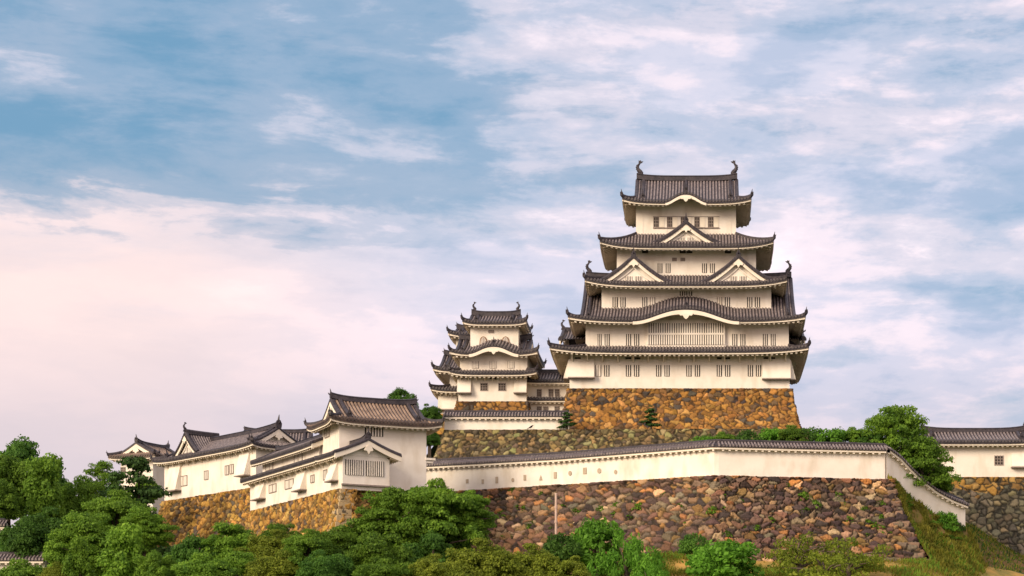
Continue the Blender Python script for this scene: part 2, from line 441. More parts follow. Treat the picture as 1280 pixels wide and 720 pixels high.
def fish(pos, ang, parent, h=1.7):
    """dolphin-like ridge fish: head down on the ridge, tail curling up and inwards; ang points outwards"""
    b = MB(); c, s = math.cos(ang), math.sin(ang)
    P = lambda a, u, w=0.0: (pos[0] + c*a*h - s*w*h, pos[1] + s*a*h + c*w*h, pos[2] + u*h)
    b.tube([P(-.20, -.02), P(-.08, .10), P(.06, .24), (P(.13, .42)), P(.09, .60), P(-.02, .74), P(-.10, .84)],
           [.14*h, .17*h, .155*h, .125*h, .095*h, .07*h, .04*h], 8)
    for w in (-.025, .025):                                   # tail fan
        b.prism([(-.06, .74), (.06, .80), (.05, 1.0), (-.02, .92), (-.10, .99), (-.16, .88), (-.29, .90), (-.19, .78)],
                lambda a, u, q, w=w: P(a, u, q + w), -.02, .02)
    b.prism([(.13, .18), (.27, .30), (.22, .36), (.29, .48), (.22, .52), (.24, .64), (.12, .62), (.06, .40)], P, -.02, .02)   # back fin
    b.prism([(-.02, .12), (-.14, .26), (-.05, .28)], P, -.13, .13)                                                          # side fins
    b.prism([(-.30, -.04), (-.22, .10), (-.10, .08), (-.10, -.10)], P, -.09, .09)                                            # jaw
    b.prism([(-.22, -.25), (.2, -.25), (.16, .02), (-.2, .02)], P, -.14, .14)                                                # plinth
    return b.build('fish_ornament', M['ridge'], parent)

def hips(parent, q, ends, w=.30, h=.34, fin=.62):
    """ridges on the hips of slope q; ends: 0 = low s end, 1 = high s end"""
    for e in ends:
        mbk = MB()
        pts = []; N = 7
        for k in range(N + 1):
            d = q.D * (1 - k / N) + .02
            d = min(d, q.D)
            s = q.s0 + (q.i0 - q.s0) * d / q.D if e == 0 else q.s1 + (q.i1 - q.s1) * d / q.D
            pts.append(Vector(q.P(s, d)))
        v = (pts[-1] - pts[-2]); v.z = 0
        if v.length < 1e-5: continue
        v.normalize()
        tip = pts[-1] + v * .16 + Vector((0, 0, .12))
        mbk.sweep(pts + [tip], [(-w*.5, -.1), (w*.5, -.1), (w*.55, h*.55), (w*.25, h), (-w*.25, h), (-w*.55, h*.55)], 0)
        mbk.build('hip_ridge', M['ridge'], parent)
        finial('roof_finial', (tip.x, tip.y, tip.z + h * .55), math.atan2(v.y, v.x), parent, fin)

def make_roof(parent, outer, inner, ze, zt, kind='skirt', gx=None, lift=.55, ov=2.2, bump=None, fade=None, c=.30,
              pitch=.40, sides='FLRB', fishes=None, name='roof', warm=False, verge=True, fin=.62, ridge_h=.62, gable_sides=(-1, 1), ridge_fin=None):
    x0, x1, y0, y1 = outer
    cy = .5 * (y0 + y1); ay = .5 * (y1 - y0)
    tm, em, em2 = MB(), MB(), MB()
    H = zt - ze
    if kind == 'skirt':
        a0, a1, b0, b1 = inner
        rF, rB, rL, rR = b0 - y0, y1 - b1, a0 - x0, x1 - a1
        Q = {'F': Side((0, y0, 1, 0, 0, 1), x0, x1, a0, a1, rF, rF, rF, ze, H, c, lift, bump, fade),
             'B': Side((0, y1, -1, 0, 0, -1), -x1, -x0, -a1, -a0, rB, rB, rB, ze, H, c, lift),
             'L': Side((x0, 0, 0, -1, 1, 0), -y1, -y0, -b1, -b0, rL, rL, rL, ze, H, c, lift),
             'R': Side((x1, 0, 0, 1, -1, 0), y0, y1, b0, b1, rR, rR, rR, ze, H, c, lift)}
    else:
        g0, g1 = gx
        dl, dr = g0 - x0, x1 - g1                             # runs of the end slopes (0 for a plain gable roof)
        D = dl if dl > 0 else dr
        Q = {'F': Side((0, y0, 1, 0, 0, 1), x0, x1, g0, g1, D, ay, ay, ze, H, c, lift, bump, fade),
             'B': Side((0, y1, -1, 0, 0, -1), -x1, -x0, -g1, -g0, D, ay, ay, ze, H, c, lift)}
        if dl > 0: Q['L'] = Side((x0, 0, 0, -1, 1, 0), -y1, -y0, -(y1 - dl), -(y0 + dl), dl, dl, ay, ze, H, c, lift)
        if dr > 0: Q['R'] = Side((x1, 0, 0, 1, -1, 0), y0, y1, y0 + dr, y1 - dr, dr, dr, ay, ze, H, c, lift)
    for k in sides:
        if k in Q: roof_slope(tm, em2 if (kind == 'gable' and k == 'B') else em, Q[k], pitch, ov)
    if kind == 'irimoya':
        for xg, sg in ((gx[0], 1), (gx[1], -1)):
            dS = (gx[0] - x0) if sg > 0 else (x1 - gx[1])
            if dS < .05: continue
            zq = ze + H * g(dS / ay, c) - T_TILE - T_FASC - .02
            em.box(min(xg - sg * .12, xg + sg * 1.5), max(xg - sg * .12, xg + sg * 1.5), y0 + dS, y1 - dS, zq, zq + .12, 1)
    mats = [M['tile_warm'], M['tile_warm_rib'], M['tile_warm']] if warm else [M['tile'], M['tile_rib'], M['tile_edge']]
    ro = tm.build(name, mats, parent)
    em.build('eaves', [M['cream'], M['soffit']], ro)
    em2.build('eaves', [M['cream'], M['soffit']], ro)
    for k in ('F', 'B'):
        if k not in sides: continue
        q = Q[k]
        ends = []
        if q.i0 - q.s0 > .05: ends.append(0)
        if q.s1 - q.i1 > .05: ends.append(1)
        if q.D > 0: hips(ro, q, ends, fin=fin)
    if kind != 'skirt':
        g0, g1 = gx
        N = 14
        rp = [(g0 + (g1 - g0) * i / N, cy, zt + .30 * abs(2 * i / N - 1) ** 4) for i in range(N + 1)]
        rb = MB()
        h = ridge_h
        rb.sweep(rp, [(-.32, -.12), (.32, -.12), (.28, h*.75), (.36, h*.78), (.20, h), (-.20, h), (-.36, h*.78), (-.28, h*.75)])
        rb.build('ridge', M['ridge'], ro)
        for e, sg in ((0, -1), (1, 1)):
            xg = gx[e]
            if sg not in gable_sides: continue
            has = (e == 0 and g0 - x0 > .05) or (e == 1 and x1 - g1 > .05)
            dS = (g0 - x0) if e == 0 else (x1 - g1)
            q = Q['F']
            # gable wall, barge board, verge tiles, pendant
            prof = []
            M_ = 10
            d0 = max(dS * .9, 0.02)
            for i in range(M_ + 1):
                d = d0 + (ay - d0) * i / M_
                prof.append((y0 + d, q.ze + q.H * g(d / q.Dref, q.c)))
            full = prof + [(2 * cy - y, z) for y, z in reversed(prof[:-1])]
            P = lambda a, u, w: (w, a, u)
            gw = MB(); gw.prism([(y, z - .15) for y, z in full], P, xg - sg * .75, xg - sg * .60)
            if not has:
                gw = MB(); gw.prism([(y, z - .2) for y, z in full], P, xg - sg * (ov * .55), xg - sg * (ov * .55 + .15))
            gw.build('gable_wall', M['plaster'], ro)
            bb, vt = MB(), MB()
            path = [(xg - sg * .02, y, z) for y, z in full]
            bb.sweep(path, [(-.10, -.62), (.10, -.62), (.10, -.10), (-.10, -.10)])
            vt.sweep([(xg - sg * .12, y, z) for y, z in full], [(-.26, -.12), (.26, -.12), (.26, .10), (.12, .24), (-.12, .24), (-.26, .10)])
            bb.build('bargeboard', M['cream'], ro)
            vt.build('verge_tiles', M['ridge'], ro)
            pd = MB()
            zt_ = q.ze + q.H - .55
            pd.prism([(cy, zt_), (cy + .35, zt_ - .30), (cy + .5, zt_ - .62), (cy + .18, zt_ - .70), (cy, zt_ - .98), (cy - .18, zt_ - .70), (cy - .5, zt_ - .62), (cy - .35, zt_ - .30)],
                     P, xg + sg * .02, xg + sg * .16)
            pd.build('gable_pendant', M['cream'], ro)
            if verge and has:                                 # descending ridges on both slopes
                for kk in ('F', 'B'):
                    q2 = Q[kk]
                    sx = xg - sg * .95 if kk == 'F' else -(xg - sg * .95)
                    ps = [Vector(q2.P(sx, d0 * .75 + (ay - d0 * .75) * (1 - i / 8))) for i in range(9)]
                    vb = MB(); vb.sweep(ps, [(-.2, -.05), (.2, -.05), (.22, .25), (.1, .38), (-.1, .38), (-.22, .25)])
                    vb.build('descending_ridge', M['ridge'], ro)
                    v = ps[-1] - ps[-2]
                    finial('roof_finial', tuple(ps[-1] + Vector((0, 0, .25))), math.atan2(v.y, v.x), ro, fin * 1.5)
            px = (xg - sg * .1, cy, zt + .30 + h * .6)
            if fishes: fish((xg - sg * .35, cy, zt + .30 + h), math.atan2(0, sg), ro, fishes)
            if ridge_fin or not fishes:
                finial('roof_finial', (xg, cy, zt + .30 + h * .3), 0 if sg > 0 else math.pi, ro, ridge_fin or fin * 1.3)
    return ro, Q

def hanging_board(parent, ro, q, half, y_off=-.05, drop=.62, name='curved_bargeboard'):
    """thick plaster board following the undulating eave, with its pendant"""
    h, w, sc = q.bump
    b = MB(); n = 40
    top = []; bot = []
    for i in range(n + 1):
        s = sc - half + 2 * half * i / n
        t = abs(s - sc) / half
        x = q.P(s, 0)
        th = drop * (1 - .35 * t)
        top.append((x[0], x[1] + y_off, x[2] - T_TILE + .03)); bot.append((x[0], x[1] + y_off, x[2] - T_TILE - th))
    for i in range(n):
        for a, bb in (((0), (.16)),):
            A, B, C, D = top[i], top[i+1], bot[i+1], bot[i]
            off = lambda p, k: (p[0], p[1] + k, p[2])
            b.quad(A, B, C, D); b.quad(off(A, .16), off(D, .16), off(C, .16), off(B, .16))
            b.quad(D, C, off(C, .16), off(D, .16)); b.quad(A, off(A, .16), off(B, .16), B)
    o = b.build(name, M['cream'], ro)
    x = q.P(sc, 0); zt_ = x[2] - T_TILE - drop + .1; k = min(1.0, h * .75)
    pd = MB()
    pd.prism([(x[0] + a * k, zt_ + u * k) for a, u in ((-.95, 0), (.95, 0), (.70, -.28), (.42, -.24), (.22, -.55), (0, -.72), (-.22, -.55), (-.42, -.24), (-.70, -.28))],
             lambda a, u, wv: (a, x[1] + y_off + wv, u), -.06, .10)
    pd.build('gable_pendant', M['cream'], ro)
    return o

class Face:
    """vertical wall face: s along it, z up, n outwards"""
    def __init__(f, ox, oy, sx, sy): f.o = (ox, oy, sx, sy)
    def __call__(f, s, z, n):
        ox, oy, sx, sy = f.o
        return (ox + sx * s + sy * n, oy + sy * s - sx * n, z)

def dormer(parent, F, sc, zb, w, h, depth, fwd=0.0, c=.38, pitch=.36, vents=True, name='gable', fin=.9, fishes=None, warm=False, rise=0.0):
    """triangular gable standing on a roof; face F, centred at s=sc, base zb, half width w, ridge runs back by depth"""
    P = lambda s, z, n: F(sc + s, z, n)
    def zp(t): return zb + h * ((1 - c) * (1 - t) + c * (1 - t) ** 2)
    tm = MB(); K = 8
    nr = max(3, int(round((depth + fwd) / pitch))); dp = (depth + fwd) / nr
    for sg in (-1, 1):
        for i in range(nr):
            n0, n1 = fwd - dp * i, fwd - dp * (i + 1)
            vs = []
            for k in range(K + 1):
                t = k / K
                vs.append(P(sg * w * t, zp(t), n0)); vs.append(P(sg * w * t, zp(t), n1))
            tm.add(vs, [(2*k, 2*k+1, 2*k+3, 2*k+2) for k in range(K)], 0)
            if i:
                r = .3 * dp; vs = []
                for k in range(K + 1):
                    t = k / K
                    for a, u in ((-r, 0), (-r*.6, r*.95), (r*.6, r*.95), (r, 0)):
                        vs.append(P(sg * w * t, zp(t) + u, n0 + a))
                tm.add(vs, [(4*k+j, 4*k+j+1, 4*k+5+j, 4*k+4+j) for k in range(K) for j in range(3)], 1)
    mats = [M['tile_warm'], M['tile_warm_rib']] if warm else [M['tile'], M['tile_rib']]
    go = tm.build(name, mats, parent)
    full = [(-w * (1 - i / 10), zp(1 - i / 10)) for i in range(11)] + [(w * i / 10, zp(i / 10)) for i in range(1, 11)]
    vt = MB(); nb = 13
    vt.sweep([P(s, z, fwd - .12) for s, z in full], [(-.24, -.16), (.24, -.16), (.26, .22), (.12, .42), (-.12, .42), (-.26, .22)])
    for i in range(nb * 2):                                   # tile ends along the verge
        t = (i + .5) / nb - 1; z = zp(abs(t)); s = t * w
        vt.prism([(s - .07, z - .12), (s + .07, z - .12), (s + .07, z + .14), (s - .07, z + .14)], P, fwd + .10, fwd + .20)
    vt.build('verge_tiles', M['ridge'], go)
    bb = MB(); bh = min(.50, .18 * h + .10)
    bb.sweep([P(s, z, fwd - .06) for s, z in full], [(-.09, -.12 - bh), (.09, -.12 - bh), (.09, -.13), (-.09, -.13)])
    bb.build('bargeboard', M['cream'], go)
    gw = MB()
    gw.prism([(-w * .97, zb - .3), (w * .97, zb - .3)] + [(s * .97, z - .16) for s, z in reversed(full)], P, fwd - .62, fwd - .50)
    i2 = [(s * .60, zb + .10 + (z - zb) * .60) for s, z in full]     # raised inner moulding
    gw.sweep([P(s, z, fwd - .44) for s, z in i2], [(-.09, -.09), (.09, -.09), (.09, .09), (-.09, .09)])
    gw.build('gable_wall', M['plaster'], go)
    k = min(1.0, h * .33)
    pd = MB(); zt_ = zp(0) - bh - .05
    pd.prism([(a * k, zt_ + u * k) for a, u in ((0, .25), (.30, -.02), (.62, -.30), (.50, -.52), (.20, -.46), (0, -.80), (-.20, -.46), (-.50, -.52), (-.62, -.30), (-.30, -.02))], P, fwd + .0, fwd + .14)
    pd.build('gable_pendant', M['cream'], go)
    if vents:
        for sg in (-1, 1):
            vm, vb = MB(), MB(); ww = min(.85, .18 * w); hh = min(.62, .22 * h); a0 = .18 if sg > 0 else -.18 - ww
            vm.fbox(P, a0, a0 + ww, zb + .42, zb + .42 + hh, fwd - .50, fwd - .47)
            vo = vm.build('vent', M['dark'], go)
            for i in range(4): vb.fbox(P, a0 + ww * (i * 2 + .5) / 8, a0 + ww * (i * 2 + 1.5) / 8, zb + .40, zb + .44 + hh, fwd - .49, fwd - .42)
            vb.build('vent_bars', M['plaster'], vo)
    rb = MB()
    zr = zp(0)
    rb.sweep([P(0, zr + .15 * (1 - i / 4.0) ** 2, fwd - (depth + fwd) * i / 4) for i in range(5)], [(-.24, -.15), (.24, -.15), (.24, .32), (.1, .46), (-.1, .46), (-.24, .32)])
    rb.build('ridge', M['ridge'], go)
    e = P(0, zr, fwd + .05); e2 = P(0, zr, fwd - 1)
    ang = math.atan2(e[1] - e2[1], e[0] - e2[0])
    if fishes: fish((e[0], e[1], zr + .5), ang, go, fishes)
    else: finial('roof_finial', (e[0], e[1], zr + .30), ang, go, fin)
    return go

def window(parent, F, s0, s1, z0, z1, bars=3, kind='slot', name='window'):
    b = MB()
    if kind == 'slot':                                        # dark recess behind thick plaster bars
        b.fbox(F, s0, s1, z0, z1, 0.0, .03)
        o = b.build(name, M['dark'], parent)
        k = MB(); w = (s1 - s0) / (2 * bars - 1)
        for i in range(bars - 1):
            a = s0 + w * (2 * i + 1); k.fbox(F, a, a + w, z0, z1, .01, .10)
        k.build('window_bars', M['plaster'], o)
    elif kind == 'closed':
        b.fbox(F, s0, s1, z0, z1, 0.0, .03); o = b.build(name, M['grey_wood'], parent)
        k = MB(); w = (s1 - s0) / (2 * bars - 1)
        for i in range(bars - 1):
            a = s0 + w * (2 * i + 1) - w * .25; k.fbox(F, a, a + w * 1.5, z0, z1, .01, .10)
        k.build('window_bars', M['plaster'], o)
    elif kind == 'grid':                                      # framed window with a dark lattice
        b.fbox(F, s0, s1, z0, z1, 0.0, .03); o = b.build(name, M['dark'], parent)
        k = MB(); W_ = s1 - s0; Hh = z1 - z0; t = .07
        for i in range(4):
            a = s0 + W_ * i / 3; k.fbox(F, a - t*.6, a + t*.6, z0 - t, z1 + t, .012, .09)
        for i in range(4):
            a = z0 + Hh * i / 3; k.fbox(F, s0, s1, a - t*.6, a + t*.6, .02, .075)
        k.build('window_lattice', M['grey_wood'], o)
    elif kind == 'shut':                                      # shuttered opening in the wall
        b.fbox(F, s0, s1, z0, z1, 0.0, .04); o = b.build(name, M['shutter'], parent)
        k = MB(); t = .08
        for a0, a1 in ((s0 - t, s0), (s1, s1 + t), ((s0 + s1) / 2 - t/2, (s0 + s1) / 2 + t/2)): k.fbox(F, a0, a1, z0 - t, z1 + t, .0, .09)
        k.fbox(F, s0, s1, z1, z1 + t, 0, .088); k.fbox(F, s0, s1, z0 - t, z0, 0, .088)
        k.build('window_frame', M['grey_wood'], o)
    elif kind == 'arch':                                      # bell-shaped window
        W_ = (s1 - s0) / 2; sc = (s0 + s1) / 2; Hh = z1 - z0
        shape = [(-1.0, 0), (1.0, 0), (.92, .45), (.80, .72), (.52, .90), (.18, .97), (0, 1.0), (-.18, .97), (-.52, .90), (-.80, .72), (-.92, .45)]
        b.prism([(sc + a * W_, z0 + u * Hh) for a, u in shape], F, 0, .10); o = b.build('window', M['brown_wood'], parent)
        k = MB(); k.prism([(sc + a * W_ * .74, z0 + .06 + u * Hh * .85) for a, u in shape], F, .10, .115)
        k.build('window_panel', M['shutter'], o)
        k = MB()
        for i in range(3):
            a = sc + W_ * .74 * (i - 1) * .5; k.fbox(F, a - .04, a + .04, z0 + .08, z0 + Hh * (.84 if i == 1 else .78), .115, .14)
        k.build('window_bars', M['grey_wood'], o)
    return o

def bracket(parent, F, s, zt, drop=1.1, out=1.3, w=.16):
    b = MB()
    b.prism([(0, zt), (out, zt), (out, zt - .18), (.16, zt - drop), (0, zt - drop)], lambda n, z, a: F(s + a, z, n), -w/2, w/2)
    return b.build('eave_bracket', M['cream'], parent)

def stone_drop(parent, F, s0, s1, zt, zb, out=.9, sl=.02):
    """flared stone-dropping bay under the eave"""
    b = MB()
    b.prism([(0, zt), (.12, zt), (out, zb), (out, zb - .12), (0, zb - .12)], lambda n, z, a: F(a, z, n), s0, s1)
    o = b.build('stone_drop_bay', M['plaster'], parent)
    k = MB(); k.prism([(0, zb - .13), (out + .06, zb - .13), (out + .06, zb - .26), (0, zb - .26)], lambda n, z, a: F(a, z, n), s0 - .06, s1 + .06)
    k.build('bay_sill', M['grey_wood'], o)
    return o

def wall_box(parent, x0, x1, y0, y1, z0, z1, name='wall', m='plaster'):
    b = MB(); b.box(x0, x1, y0, y1, z0, z1)
    return b.build(name, M[m], parent)

# ------------------------------------------------------------------ dry stone walls with real relief
def lin(c): return tuple(((x / 255) / 12.92 if x / 255 <= .04045 else ((x / 255 + .055) / 1.055) ** 2.4) for x in c)
def smoothstep(x): x = np.clip(x, 0, 1); return x * x * (3 - 2 * x)
def stone_mesh(name, top, bot, cell, pal, depth=.22, res=.13, seed=1, flare=1.6, joint=(.022, .017, .012), jw=.10, parent=None, coping=None, sizevar=.5, bands=None, extra=.38, round_=False):
    rng = np.random.default_rng(seed)
    top = np.array([tuple(p) for p in top], float); bot = np.array([tuple(p) for p in bot], float)
    seg = np.linalg.norm(np.diff((top + bot) / 2, axis=0), axis=1); cum = np.concatenate([[0], np.cumsum(seg)])
    L = cum[-1]; Hh = float(np.mean(np.linalg.norm(top - bot, axis=1)))
    na, nb = max(2, int(L / res)), max(2, int(Hh / res))
    a = np.linspace(0, L, na + 1)
    T = np.stack([np.interp(a, cum, top[:, i]) for i in range(3)], 1)
    B = np.stack([np.interp(a, cum, bot[:, i]) for i in range(3)], 1)
    v = np.linspace(0, 1, nb + 1)
    f_h = v ** flare
    P = np.empty((na + 1, nb + 1, 3))
    for i in range(2): P[:, :, i] = T[:, None, i] + (B - T)[:, None, i] * f_h[None]
    P[:, :, 2] = T[:, None, 2] + (B - T)[:, None, 2] * v[None]
    dA = np.gradient(P, axis=0); dB = np.gradient(P, axis=1)
    Nn = np.cross(dB, dA); Nn /= np.maximum(np.linalg.norm(Nn, axis=2, keepdims=True), 1e-9)
    hgt = np.linalg.norm(T - B, axis=1)
    A = np.repeat(a[:, None], nb + 1, 1); V = v[None] * hgt[:, None]
    wa = A + .10 * np.sin(V * 3.1 + A * .7) + .07 * np.sin(V * 5.7 - A * 2.3); wv = V + .08 * np.sin(A * 2.7 + V) + .06 * np.sin(A * 5.3 - 1.3 * V)
    gx, gz = wa / cell[0], wv / cell[1]
    ix, iz = np.floor(gx).astype(int), np.floor(gz).astype(int)
    nx, nz = ix.max() + 6, iz.max() + 6
    jxs = [rng.uniform(.05, .95, (nx, nz)) for _ in range(3)]; jzs = [rng.uniform(.08, .92, (nx, nz)) for _ in range(3)]
    wts_ = [rng.uniform(0, sizevar, (nx, nz)) ** 1.3] + [np.where(rng.uniform(0, 1, (nx, nz)) < extra, rng.uniform(-.12, .10, (nx, nz)), -9.0) for _ in range(2)]
    f1 = np.full(gx.shape, 1e9); f2 = f1.copy(); c1 = np.zeros(gx.shape, int); lx = np.zeros(gx.shape); lz = lx.copy()
    for dx in (-2, -1, 0, 1, 2):
        for dz in (-2, -1, 0, 1, 2):
            X, Z = ix + dx + 2, iz + dz + 2
            X = np.clip(X, 0, nx - 1); Z = np.clip(Z, 0, nz - 1)
            for q_ in range(3):
                ex = gx - (ix + dx + jxs[q_][X, Z]); ezz = gz - (iz + dz + jzs[q_][X, Z])
                d = ex ** 2 + ezz ** 2 - wts_[q_][X, Z]
                near = d < f1
                f2 = np.where(near, f1, np.minimum(f2, d)); lx = np.where(near, ex, lx); lz = np.where(near, ezz, lz)
                c1 = np.where(near, (X * nz + Z) * 3 + q_, c1); f1 = np.where(near, d, f1)
    e = (f2 - f1)
    rel = smoothstep(e / (.55 if round_ else .26)) ** .6
    ncell = nx * nz * 3
    off = rng.uniform(-.5, .6, ncell); tx = rng.uniform(-1.3, 1.3, ncell); tz = rng.uniform(-1.0, 1.4, ncell)
    disp = depth * (rel * (1 + .55 * off[c1]) + rel * (.5 * tx[c1] * lx + .5 * tz[c1] * lz))
    disp += depth * .12 * rng.normal(size=disp.shape) * rel
    fade_top = 1.0
    P = P + Nn * (disp * fade_top)[:, :, None]
    cols = np.array([lin(c[:3]) for c in pal]); wts = np.array([c[3] for c in pal], float); wts /= wts.sum()
    pick = rng.choice(len(pal), ncell, p=wts)
    cc = cols[pick] * rng.uniform(.72, 1.28, (ncell, 1)) * rng.uniform(.93, 1.07, (ncell, 3))
    C = cc[c1]
    if bands is not None: C = bands(C, c1, A, v[None] * np.ones_like(A), rng)
    jm = smoothstep((e - .01) / jw)[:, :, None]
    C = np.array(joint) * (1 - jm) + C * jm
    idx = np.arange((na + 1) * (nb + 1)).reshape(na + 1, nb + 1)
    fq = np.stack([idx[:-1, :-1], idx[:-1, 1:], idx[1:, 1:], idx[1:, :-1]], -1).reshape(-1, 4)
    Pv = P.reshape(-1, 3); Cv = C.reshape(-1, 3)
    if coping is not None:                                     # earth lid behind the top edge
        k0 = len(Pv); back = T + np.array(coping)
        Pv = np.concatenate([Pv, back]); Cv = np.concatenate([Cv, np.tile(np.array([[.08, .07, .04]]), (na + 1, 1))])
        tp = idx[:, 0]
        ex_ = np.stack([tp[:-1], tp[1:], k0 + np.arange(1, na + 1), k0 + np.arange(na)], -1)
        fq = np.concatenate([fq, ex_])
    root = parent
    zb = ZB.get(root.name, 0) if root is not None else 0
    Pv = Pv - np.array([0, 0, zb])
    o = np_mesh(name, Pv, fq, Cv, 'col', M['stone'], parent)
    return o

def np_mesh(name, V, Fq, C, attr, material, parent=None, k=4):
    me = bpy.data.meshes.new(name)
    me.vertices.add(len(V)); me.vertices.foreach_set('co', V.astype(np.float32).ravel())
    nf = len(Fq)
    me.loops.add(nf * k); me.loops.foreach_set('vertex_index', Fq.astype(np.int32).ravel())
    me.polygons.add(nf); me.polygons.foreach_set('loop_start', np.arange(0, nf * k, k, dtype=np.int32))
    try: me.polygons.foreach_set('loop_total', np.full(nf, k, dtype=np.int32))
    except Exception: pass
    if C is not None:
        at = me.attributes.new(attr, 'FLOAT_COLOR', 'POINT')
        rgba = np.ones((len(V), 4), np.float32); rgba[:, :3] = C
        at.data.foreach_set('color', rgba.ravel())
    me.materials.append(material)
    me.update(calc_edges=True)
    o = bpy.data.objects.new(name, me); COL.objects.link(o)
    if parent is not None: o.parent = parent
    return o

# ------------------------------------------------------------------ tiled plaster walls along a path
def resample(path, step):
    P = np.array(path, float); d = np.linalg.norm(np.diff(P[:, :2], axis=0), axis=1); c = np.concatenate([[0], np.cumsum(d)])
    n = max(2, int(round(c[-1] / step))); t = np.linspace(0, c[-1], n + 1)
    return np.stack([np.interp(t, c, P[:, i]) for i in range(P.shape[1])], 1)
def coping_wall(parent, path, thick=.7, half=.95, rise=.48, front=-1, zoff=0):
    """path rows: x, y, z of wall foot, z of ridge; root at parent; the wall, its tile coping and plaster eaves are parts"""
    S = resample(path, .36)
    n = len(S)
    tan = np.gradient(S[:, :2], axis=0); tan /= np.linalg.norm(tan, axis=1, keepdims=True)
    nor = np.stack([tan[:, 1], -tan[:, 0]], 1)                # right-hand side of the direction of travel
    o = parent.location
    def pt(i, a, z): return (S[i, 0] + nor[i, 0] * a - o.x, S[i, 1] + nor[i, 1] * a - o.y, z)
    w, t = MB(), MB(); es = {-1: MB(), 1: MB()}
    for i in range(n - 1):
        zr0, zr1 = S[i, 3], S[i+1, 3]
        for sg in (-1, 1):
            a = sg * thick / 2; e = es[sg]
            w.quad(pt(i, a, S[i, 2] - .3), pt(i+1, a, S[i+1, 2] - .3), pt(i+1, a, zr1 - rise - .25), pt(i, a, zr0 - rise - .25))
            A0, A1 = pt(i, 0, zr0), pt(i+1, 0, zr1)
            m0, m1 = pt(i, sg*half*.5, zr0 - rise*.56), pt(i+1, sg*half*.5, zr1 - rise*.56)
            B0, B1 = pt(i, sg*half, zr0 - rise), pt(i+1, sg*half, zr1 - rise)
            t.quad(A0, A1, m1, m0, 0); t.quad(m0, m1, B1, B0, 0)
            t.quad(B0, B1, pt(i+1, sg*half, zr1 - rise - .22), pt(i, sg*half, zr0 - rise - .22), 0)
            q = sg * (half - .08); z2 = rise + .22; z3 = z2 + .20
            e.quad(pt(i, sg*half, zr0 - z2), pt(i+1, sg*half, zr1 - z2), pt(i+1, q, zr1 - z2), pt(i, q, zr0 - z2))
            e.quad(pt(i, q, zr0 - z2), pt(i+1, q, zr1 - z2), pt(i+1, q, zr1 - z3), pt(i, q, zr0 - z3))
            e.quad(pt(i, q, zr0 - z3), pt(i+1, q, zr1 - z3), pt(i+1, sg*thick*.45, zr1 - z3 + .04), pt(i, sg*thick*.45, zr0 - z3 + .04))
            # rafter end
            c0 = np.array(pt(i, q - sg*.06, zr0 - z3)); d = np.array([tan[i, 0], tan[i, 1], 0]) * .11; nn = np.array([nor[i, 0], nor[i, 1], 0]) * sg * -.22
            if i % 2 == 0:
                dn = np.array([0, 0, -.16])
                vs = [c0 - d, c0 + d, c0 + d + dn, c0 - d + dn, c0 - d + nn, c0 + d + nn, c0 + d + dn + nn, c0 - d + dn + nn]
                e.add([tuple(x) for x in vs], [(0,1,2,3), (3,2,6,7), (0,3,7,4), (1,5,6,2)])
    for i in range(n):                                        # round tiles and their end discs
        zr = S[i, 3]
        for sg in (-1, 1):
            r = .105; vs = []
            for k, (a, dz) in enumerate(((0.05, 0), (half*.5, rise*.56), (half + .06, rise))):
                for b, h in ((-r, 0), (-r*.6, r), (r*.6, r), (r, 0)):
                    x = pt(i, sg*a, zr - dz + h); vs.append((x[0] + tan[i, 0]*b, x[1] + tan[i, 1]*b, x[2]))
            t.add(vs, [(4*k+j, 4*k+j+1, 4*k+5+j, 4*k+4+j) for k in range(2) for j in range(3)], 1)
            x = pt(i, sg*(half + .06), zr - rise)
            t.add([(x[0] + tan[i, 0]*b, x[1] + tan[i, 1]*b, x[2] + h) for b, h in ((-.12, -.02), (-.08, .1), (.08, .1), (.12, -.02), (.08, -.13), (-.08, -.13))], [(0,1,2,3,4,5)], 1)
    for i in (0, n - 1):
        w.add([pt(i, -thick/2, S[i, 2] - .3), pt(i, thick/2, S[i, 2] - .3), pt(i, thick/2, S[i, 3] - rise), pt(i, 0, S[i, 3] - .1), pt(i, -thick/2, S[i, 3] - rise)], [(0, 1, 2, 3, 4)])
        t.add([pt(i, -half, S[i, 3] - rise), pt(i, 0, S[i, 3]), pt(i, half, S[i, 3] - rise), pt(i, half, S[i, 3] - rise - .22), pt(i, 0, S[i, 3] - .3), pt(i, -half, S[i, 3] - rise - .22)], [(0, 1, 2, 3, 4, 5)], 0)
    w.build('wall', M['plaster'], parent)
    to = t.build('tile_coping', [M['tile'], M['tile_rib']], parent)
    for e in es.values(): e.build('eaves', M['cream'], to)
    rb = MB()
    rb.sweep([pt(i, 0, S[i, 3] - .02) for i in range(n)], [(-.17, -.05), (.17, -.05), (.18, .14), (.09, .26), (-.09, .26), (-.18, .14)])
    rb.build('ridge', M['ridge'], to)
    return S, nor, tan

